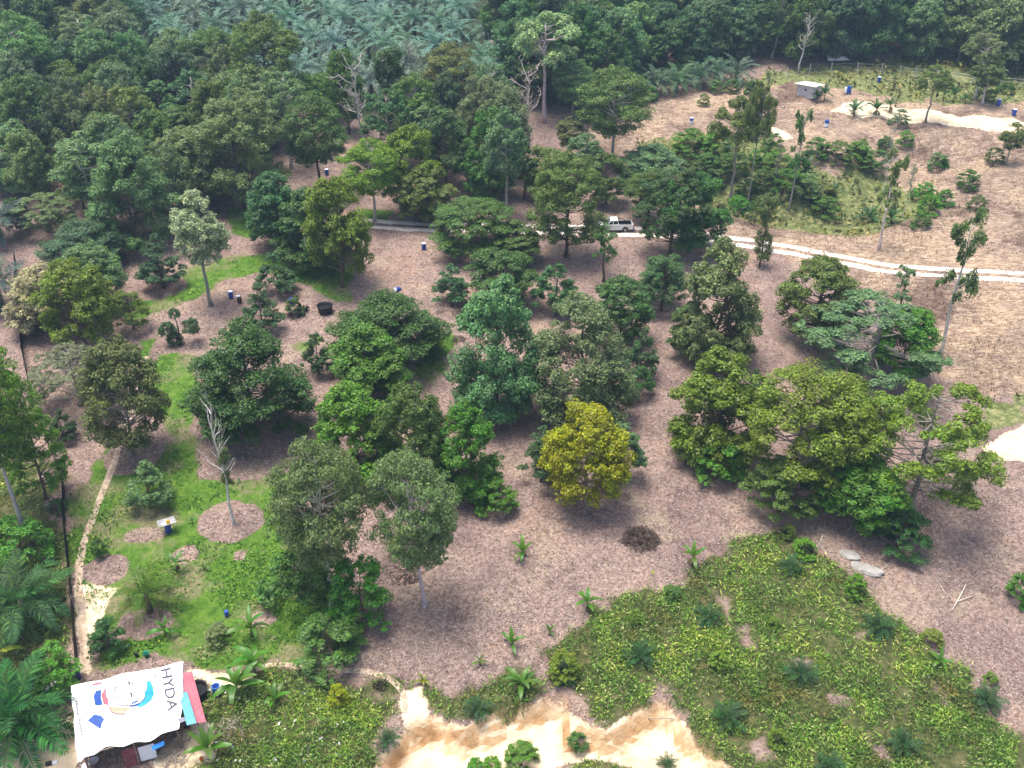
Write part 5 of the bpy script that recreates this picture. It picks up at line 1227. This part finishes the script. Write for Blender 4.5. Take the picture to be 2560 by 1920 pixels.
q = [at_roof(1225, 1310, -.1)-B0, at_roof(1400, 1240, -.1)-B0, at_roof(1395, 1265, -.35)-B0, at_roof(1240, 1340, -.35)-B0]
obj('blue_flap', mesh_py('blue_flap', q, [(0, 1, 2, 3)], M['bluet']), sh)
# household things at the near side
def bx_thing(name, label, cat, p, dims, mat, rz=0):
    o_ = thing(name, label, cat, p, rz); return o_
p = gp('S', 480, 1600); o_ = thing('wash_basin', 'round basin with a pale rim on a frame before the shack', 'basin', (p[0], p[1], p[2]))
MB().lathe([(.0, .52), (.2, .52), (.3, .68), (.36, .70), (.30, .66)], 20).build('bowl', M['whitep'], o_, True)
for a in range(4): MB().tube([(.25*math.cos(a*PI/2), .25*math.sin(a*PI/2), -.05), (.22*math.cos(a*PI/2), .22*math.sin(a*PI/2), .6)], .025, 5).build('leg', M['wood'], o_)
p = gp('S', 345, 1600); o_ = thing('pan', 'pale round pan lying left of the basin', 'pan', p); MB().lathe([(0, .02), (.22, .02), (.28, .12), (.26, .12), (.2, .05), (0, .05)], 18).build('dish', M['whitep'], o_); MB().box((.4, 0, .1), (.3, .04, .03)).build('handle', M['wood'], o_)
p = gp('G', 335, 1620); o_ = thing('battery_box', 'black box with white lid lying left of the shack', 'box', p, .3); MB().box((-.2, 0, .12), (.42, .26, .24)).build('case', M['blackp'], o_); MB().box((.2, .03, .06), (.36, .24, .12)).build('lid', M['whitep'], o_)
for i, (a, b, lb) in enumerate([((1310, 1225), (1385, 1205), 'upper pale plank beside the pink roof'), ((1310, 1262), (1370, 1240), 'lower pale plank beside the pink roof')]):
    a, b = gz('G', *a, .08), gz('G', *b, .1); mb_ = MB(); a, b = np.array(a), np.array(b); d = b-a; m = (a+b)/2
    tag(MB().box(tuple(m), (np.linalg.norm(d), .18, .05), math.atan2(d[1], d[0])).build('plank', M['wood']), lb, 'plank')
pole('forked pale pole leaning at the pink roof end', gz('S', 2030, 1150, .05), gz('S', 1930, 1000, 1.2), .06, (.55, .48, .40))
pole('thin stick prop before the shack', gz('S', 1610, 1310, 0), gz('S', 1575, 1160, 1.6), .03, (.15, .10, .08))

# ------------------------------------------------------------------ person sitting under the roof edge
M['skin'] = mat_plain('brown_skin', (.16, .085, .055), .6, 0, .4, .1); M['shorts'] = mat_plain('black_cloth', (.015, .015, .018), .9, 0, .1, .2); M['shirt'] = mat_plain('dark_shirt', (.03, .032, .038), .9, 0, .1, .2)
def skinned(name, verts, edges, radii, mat, parent, sub=2, root=0):
    me_ = bpy.data.meshes.new(name); me_.from_pydata(verts, edges, []); o_ = bpy.data.objects.new(name, me_); COL.objects.link(o_)
    o_.modifiers.new('skin', 'SKIN'); sv = me_.skin_vertices[0].data
    for i, r in enumerate(radii): sv[i].radius = (r, r); sv[i].use_root = (i == root)
    sm = o_.modifiers.new('sub', 'SUBSURF'); sm.levels = sub; sm.render_levels = sub
    m2 = bpy.data.meshes.new_from_object(o_.evaluated_get(bpy.context.evaluated_depsgraph_get())); m2.name = name; bpy.data.objects.remove(o_)
    m2.materials.clear(); m2.materials.append(mat); m2.polygons.foreach_set('use_smooth', np.ones(len(m2.polygons), bool)); return obj(name, m2, parent)
p = gp('S', 1735, 1110); st = thing('stool', 'low wooden stool under the cyan roof edge', 'stool', p); MB().box((0, 0, .40), (.42, .34, .05)).build('seat', M['wood'], st)
for sx in (-1, 1):
    for sy in (-1, 1): MB().tube([(sx*.17, sy*.13, -.03), (sx*.15, sy*.11, .38)], .025, 6).build('leg', M['wood'], st)
pe = thing('person', 'person in dark clothes sitting at the shack with bare legs stretched out', 'person', p)
J = [(0, .05, .52), (0, .08, .72), (0, .07, .95), (0, .03, 1.08), (0, .0, 1.16), (0, -.03, 1.27), (0, -.02, 1.36),        # pelvis to crown
     (-.10, 0, .51), (-.22, -.42, .50), (-.27, -.62, .27), (-.30, -.78, .07), (-.36, -.96, .04),                      # right leg
     (.10, 0, .51), (.24, -.40, .52), (.40, -.58, .28), (.30, -.80, .08), (.20, -.94, .04),                            # left leg
     (-.19, .05, 1.0), (-.27, -.10, .78), (-.20, -.33, .62), (-.19, -.41, .60), (.19, .05, 1.0), (.27, -.10, .78), (.21, -.33, .63), (.20, -.41, .61)]
E = [(0, 1), (1, 2), (2, 3), (3, 4), (4, 5), (5, 6), (0, 7), (7, 8), (8, 9), (9, 10), (10, 11), (0, 12), (12, 13), (13, 14), (14, 15), (15, 16), (2, 17), (17, 18), (18, 19), (19, 20), (2, 21), (21, 22), (22, 23), (23, 24)]
Rr = [.145, .13, .14, .06, .07, .095, .07, .095, .065, .055, .04, .035, .095, .065, .055, .04, .035, .06, .045, .033, .03, .06, .045, .033, .03]
bd = skinned('body', J, E, Rr, M['skin'], pe)
skinned('shirt', [(0, .06, .60), (0, .08, .74), (0, .07, .97), (0, .04, 1.05), (-.19, .05, 1.0), (-.25, -.05, .86), (.19, .05, 1.0), (.25, -.05, .86)], [(0, 1), (1, 2), (2, 3), (2, 4), (4, 5), (2, 6), (6, 7)], [.16, .15, .16, .075, .08, .065, .08, .065], M['shirt'], pe)
skinned('shorts', [(0, .05, .53), (0, .07, .64), (-.10, 0, .515), (-.19, -.32, .51), (.10, 0, .515), (.20, -.31, .52)], [(0, 1), (0, 2), (2, 3), (0, 4), (4, 5)], [.165, .15, .11, .095, .11, .095], M['shorts'], pe)
MB().lathe([(.10, -.03), (.105, .02), (.09, .07), (.05, .10), (0, .11)], 16, (0, -.015, 1.31)).build('hair', M['shorts'], pe, True)
MB().lathe([(.012, 0), (.016, .02), (0, .04)], 8, (0, -.125, 1.25)).build('nose', M['skin'], pe, True)
for sx in (-1, 1):
    MB().lathe([(0, -.03), (.02, -.015), (.022, .01), (0, .03)], 8, (sx*.1, 0, 1.27)).build('ear', M['skin'], pe, True)
    MB().lathe([(0, -.008), (.01, 0), (0, .008)], 8, (sx*.036, -.118, 1.29)).build('eye', M['shorts'], pe, True)
    for i in range(5):
        a = (i-2)*.016; thumb = i == (0 if sx > 0 else 4)
        e = (sx*.20+a*(2.6 if thumb else 1), -.41-(.03 if thumb else .085+.012*(2-abs(i-2))), .585 if thumb else .575)
        MB().tube([(sx*.20+a, -.40, .605), ((sx*.20+a+e[0])/2, (-.40+e[1])/2, .60), e], [.011, .010, .007], 6).build('finger', M['skin'], pe, True)

# ------------------------------------------------------------------ hut on the hill
k = N('pale_boards'); tc = k.n('TexCoord'); n1 = k.noise(2.0, 5, .7, tc.outputs['Object']); M['board'] = k.done(k.bsdf(k.ramp(n1, [(.3, (.40, .39, .38)), (.7, (.62, .61, .60))]), .9, 0, .2, n1, .3, .02))
M['zroof'] = mat_plain('white_zinc_roof', (.78, .79, .80), .45, .2, .4, .1); M['dark'] = mat_plain('dark_opening', (.02, .02, .022), .9)
pa = gp('C', 850, 650); hut = thing('hut', 'pale grey plank hut with a white sloping roof on the hilltop', 'hut', pa, rad(24))
Wd, Dp, Hh = 3.1, 3.4, 2.5     # near corner at the origin: left wall runs to -x, right wall to +y
hut.rotation_euler[2] = rad(-38)
def hplanks(ax, n, L, z0, z1f, off):
    for i in range(n):
        c = (i+.5)/n*L; z1 = z1f(c/L); w_ = L/n*.96
        if ax == 'x': MB().box((-c, off+rnd.uniform(-.008, .008), (z0+z1)/2), (w_, .05, z1-z0)).build('plank', M['board'], hut)
        else: MB().box((off+rnd.uniform(-.008, .008), c, (z0+z1)/2), (.05, w_, z1-z0)).build('plank', M['board'], hut)
hplanks('x', 9, Wd, .35, lambda t: Hh, 0); hplanks('x', 9, Wd, .35, lambda t: Hh-.35, Dp); hplanks('y', 10, Dp, .35, lambda t: Hh-.35*t, 0); hplanks('y', 10, Dp, .35, lambda t: Hh-.35*t, -Wd)
MB().box((-Wd/2, Dp/2, .33), (Wd, Dp, .08)).build('floor', M['wood'], hut)
for sx in (-.1, -Wd/2, -Wd+.1):
    for sy in (.1, Dp-.1): MB().box((sx, sy, .0), (.16, .16, .7)).build('stilt', M['wood'], hut)
v = [(.5, -.5, Hh+.10), (-Wd-.5, -.5, Hh+.10), (-Wd-.5, Dp+.5, Hh-.36), (.5, Dp+.5, Hh-.36)]; rf = MB(); rf.add(v+[(a, b, c+.05) for a, b, c in v], [(0, 1, 2, 3), (7, 6, 5, 4), (0, 4, 5, 1), (1, 5, 6, 2), (2, 6, 7, 3), (3, 7, 4, 0)]); rfo = rf.build('roof', M['zroof'], hut)
for i in range(9):
    x_ = .4-i*(Wd+.8)/8; MB().tube([(x_, -.5, Hh+.165), (x_, Dp+.5, Hh-.295)], .03, 5).build('ridge', M['zroof'], rfo)
wn = MB().box((-1.5, -.035, 1.75), (.55, .03, .5)).build('window', M['board'], hut); MB().box((-1.5, -.055, 1.75), (.38, .02, .34)).build('opening', M['dark'], wn)
dr_ = MB().box((.035, 2.3, 1.25), (.03, .8, 1.7)).build('door', M['board'], hut); MB().box((.06, 2.0, 1.25), (.02, .04, .12)).build('handle', M['dark'], dr_)
MB().box((-1.1, -.45, .12), (.9, .6, .2)).build('step', M['concrete'], hut)
# far roof behind the fence
pf = gp('C', 1045, 475); pf = (pf[0], pf[1]+6, Hs(pf[0], pf[1]+6)); o_ = thing('shelter', 'white-roofed shelter behind the hilltop fence', 'shelter', pf, .1)
zt = max(1.6, height_to(pf, 447/ZM)); MB().add([(-2.1, -1.8, zt-.5), (2.1, -1.8, zt-.5), (1.4, 1.5, zt), (-1.4, 1.5, zt), (-2.1, -1.8, zt-.56), (2.1, -1.8, zt-.56), (1.4, 1.5, zt-.06), (-1.4, 1.5, zt-.06)], [(0, 1, 2, 3), (7, 6, 5, 4), (0, 4, 5, 1), (1, 5, 6, 2), (2, 6, 7, 3), (3, 7, 4, 0)]).build('roof', M['zroof'], o_)
for sx in (-1, 1):
    for y_ in (-1.7, 1.2): MB().tube([(sx*1.25, y_, -.3), (sx*1.25, y_, zt-.3-(.2 if y_ < 0 else 0))], .07, 6).build('post', M['wood'], o_)

# ------------------------------------------------------------------ pickup on the track
k = N('white_car_paint'); M['paint'] = k.done(k.bsdf((.72, .74, .76), .3, 0, .5)); k = N('car_glass'); M['glass'] = k.done(k.bsdf((.03, .045, .045), .08, 0, .6)); k = N('tyre_rubber'); M['tyre'] = k.done(k.bsdf((.02, .02, .02), .85)); k = N('steel_rim'); M['rim'] = k.done(k.bsdf((.28, .26, .25), .45, .6)); k = N('red_lamp'); M['lamp'] = k.done(k.bsdf((.30, .02, .02), .3)); k = N('clear_lamp'); M['head'] = k.done(k.bsdf((.6, .62, .64), .15))
pw = gp('B', 1832, 1497); tr = thing('pickup_truck', 'white double-cab pickup with black open bed parked on the track', 'truck', (pw[0]-1.55, pw[1]+.85, pw[2]), rad(183))
def prism(prof, y0, y1, inset=None):            # side profile (x,z) swept across the width
    n = len(prof); v = [(x, y0, z) for x, z in prof]+[(x, y1, z) for x, z in prof]; f = [tuple(range(n-1, -1, -1)), tuple(range(n, 2*n))]+[(i, (i+1) % n, n+(i+1) % n, n+i) for i in range(n)]
    return v, f
def arch(cx, r, n=7): return [(cx+r*math.cos(a), .42+r*math.sin(a)) for a in np.linspace(PI, 0, n)]
body = [(-2.62, .52), (-2.66, .95), (-2.62, 1.02)]
lower = [(-2.6, .48)]+[(x, z) for x, z in arch(-1.55, .46)]+[(-1.0, .40), (1.05, .40)]+[(x, z) for x, z in arch(1.55, .46)]+[(2.45, .45), (2.58, .6), (2.55, .95), (2.3, 1.06), (1.05, 1.14), (.95, 1.16), (-.62, 1.16), (-.62, 1.12), (-2.62, 1.12)]
bm = bmesh.new()
for s_ in (-1, 1):
    y0, y1 = (-.90, -.80) if s_ < 0 else (.80, .90); v, f = prism(lower, y0, y1); vs = [bm.verts.new(q) for q in v]
    for q in f: bm.faces.new([vs[i] for i in q])
for c, d in (((-2.57, 0, .82), (.10, 1.6, .60)), ((1.72, 0, .84), (1.6, 1.6, .56)), ((.2, 0, .62), (1.7, 1.6, .3)), ((-.57, 0, .85), (.1, 1.6, .6))):
    m_ = MB().box(c, d); vs = [bm.verts.new(q) for q in m_.v]
    for q in m_.f: bm.faces.new([vs[i] for i in q])
me_ = bpy.data.meshes.new('body'); bmesh.ops.recalc_face_normals(bm, faces=bm.faces[:]); bm.to_mesh(me_); bm.free(); me_.materials.append(M['paint']); bo = obj('body', me_, tr)
MB().add(*prism([(1.02, 1.13), (2.32, 1.05), (2.5, .94), (1.02, .94)], -.79, .79)).build('bonnet', M['paint'], tr)
cabp = [(1.1, 1.15), (.42, 1.72), (-.50, 1.74), (-.64, 1.15)]; v = []
for x, z in cabp: v += [(x, -.84 if z < 1.3 else -.68, z), (x, .84 if z < 1.3 else .68, z)]
MB().add(v, [(0, 2, 3, 1), (2, 4, 5, 3), (4, 6, 7, 5), (0, 6, 4, 2), (1, 3, 5, 7), (0, 1, 7, 6)]).build('cabin', M['paint'], tr)
def cabpt(x, t, s_):                             # point on the cabin's side glass plane
    z = 1.15+t*.57; return (x, s_*(.84-.16*t+.012), z)
for s_ in (-1, 1):
    for xa, xb, xc, xd in ((.92, .20, .20, .40), (.12, -.52, -.46, .12)):
        q = [cabpt(xa, .10, s_), cabpt(xb, .10, s_), cabpt(xc, .88, s_), cabpt(xd, .88, s_)]; MB().add(q, [(0, 1, 2, 3) if s_ < 0 else (3, 2, 1, 0)]).build('side_window', M['glass'], tr)
    for xa in (.16, -.6): 
        dd = MB().box((xa+.34, s_*.903, .80), (.66, .012, .60)).build('door', M['paint'], tr); MB().box((xa+.12, s_*.915, 1.0), (.16, .03, .04)).build('handle', M['blackp'], dd)
    MB().box((.86, s_*1.0, 1.22), (.12, .18, .16)).build('mirror', M['paint'], tr); MB().box((2.52, s_*.62, .82), (.08, .34, .18)).build('headlight', M['head'], tr); MB().box((-2.66, s_*.80, .88), (.05, .14, .36)).build('tail_light', M['lamp'], tr)
for x0, x1, nm in ((1.12, .44, 'windscreen'), (-.655, -.515, 'rear_window')):
    q = [(x0-(.08 if x0 > 0 else 0), -.70, 1.24), (x0-(.08 if x0 > 0 else 0), .70, 1.24), (x1+(.03 if x0 > 0 else -.01), .60, 1.66), (x1+(.03 if x0 > 0 else -.01), -.60, 1.66)]; q = [(a+.02*(1 if x0 > 0 else -1), b, c) for a, b, c in q]
    MB().add(q, [(0, 1, 2, 3) if x0 > 0 else (3, 2, 1, 0)]).build(nm, M['glass'], tr)
MB().box((-1.58, 0, .70), (1.94, 1.58, .06)).build('bed_floor', M['blackp'], tr)
for s_ in (-1, 1): MB().box((-1.58, s_*.775, .92), (1.92, .03, .42)).build('bed_liner', M['blackp'], tr)
MB().tube([(-.75, -.72, 1.12), (-.78, -.66, 1.66), (-.78, .66, 1.66), (-.75, .72, 1.12)], .04, 6).build('roll_bar', M['blackp'], tr)
for s_ in (-1, 1): MB().tube([(-.78, s_*.66, 1.64), (-1.75, s_*.74, 1.14)], .04, 6).build('roll_bar_stay', M['blackp'], tr)
for x_ in (-1.55, 1.55):
    for s_ in (-1, 1):
        wh = obj('wheel', None, tr, (x_, s_*.78, .37), (PI/2, 0, 0)); wh.empty_display_size = .2
        MB().lathe([(.22, -.12), (.34, -.12), (.38, -.08), (.38, .08), (.34, .12), (.22, .12)], 24).build('tyre', M['tyre'], wh, True); MB().lathe([(0, -.09), (.12, -.10), (.23, -.11), (.23, .11), (.12, .10), (0, .09)], 16).build('rim', M['rim'], wh)
MB().box((2.62, 0, .55), (.12, 1.7, .2)).build('bumper', M['blackp'], tr); MB().box((-2.70, 0, .52), (.12, 1.6, .14)).build('bumper', M['blackp'], tr)

# ------------------------------------------------------------------ haze
k = N('haze_air'); pv = k.n('VolumePrincipled'); pv.inputs['Color'].default_value = (.48, .72, 1.0, 1); pv.inputs['Density'].default_value = HAZE; pv.inputs['Anisotropy'].default_value = .2
k.l(pv.outputs[0], k.out.inputs['Volume'])
zmn = float(zs.min())-1.0; zmx = max(float(zs.max())+22, CAMZ+3)
hz = MB().box((0, 0, (zmn+zmx)/2), (6600, 6600, zmx-zmn)).build('haze', k.m); tag(hz, 'thin bluish haze over the far forest', 'haze', kind='stuff')
S.cycles.volume_bounces = 1
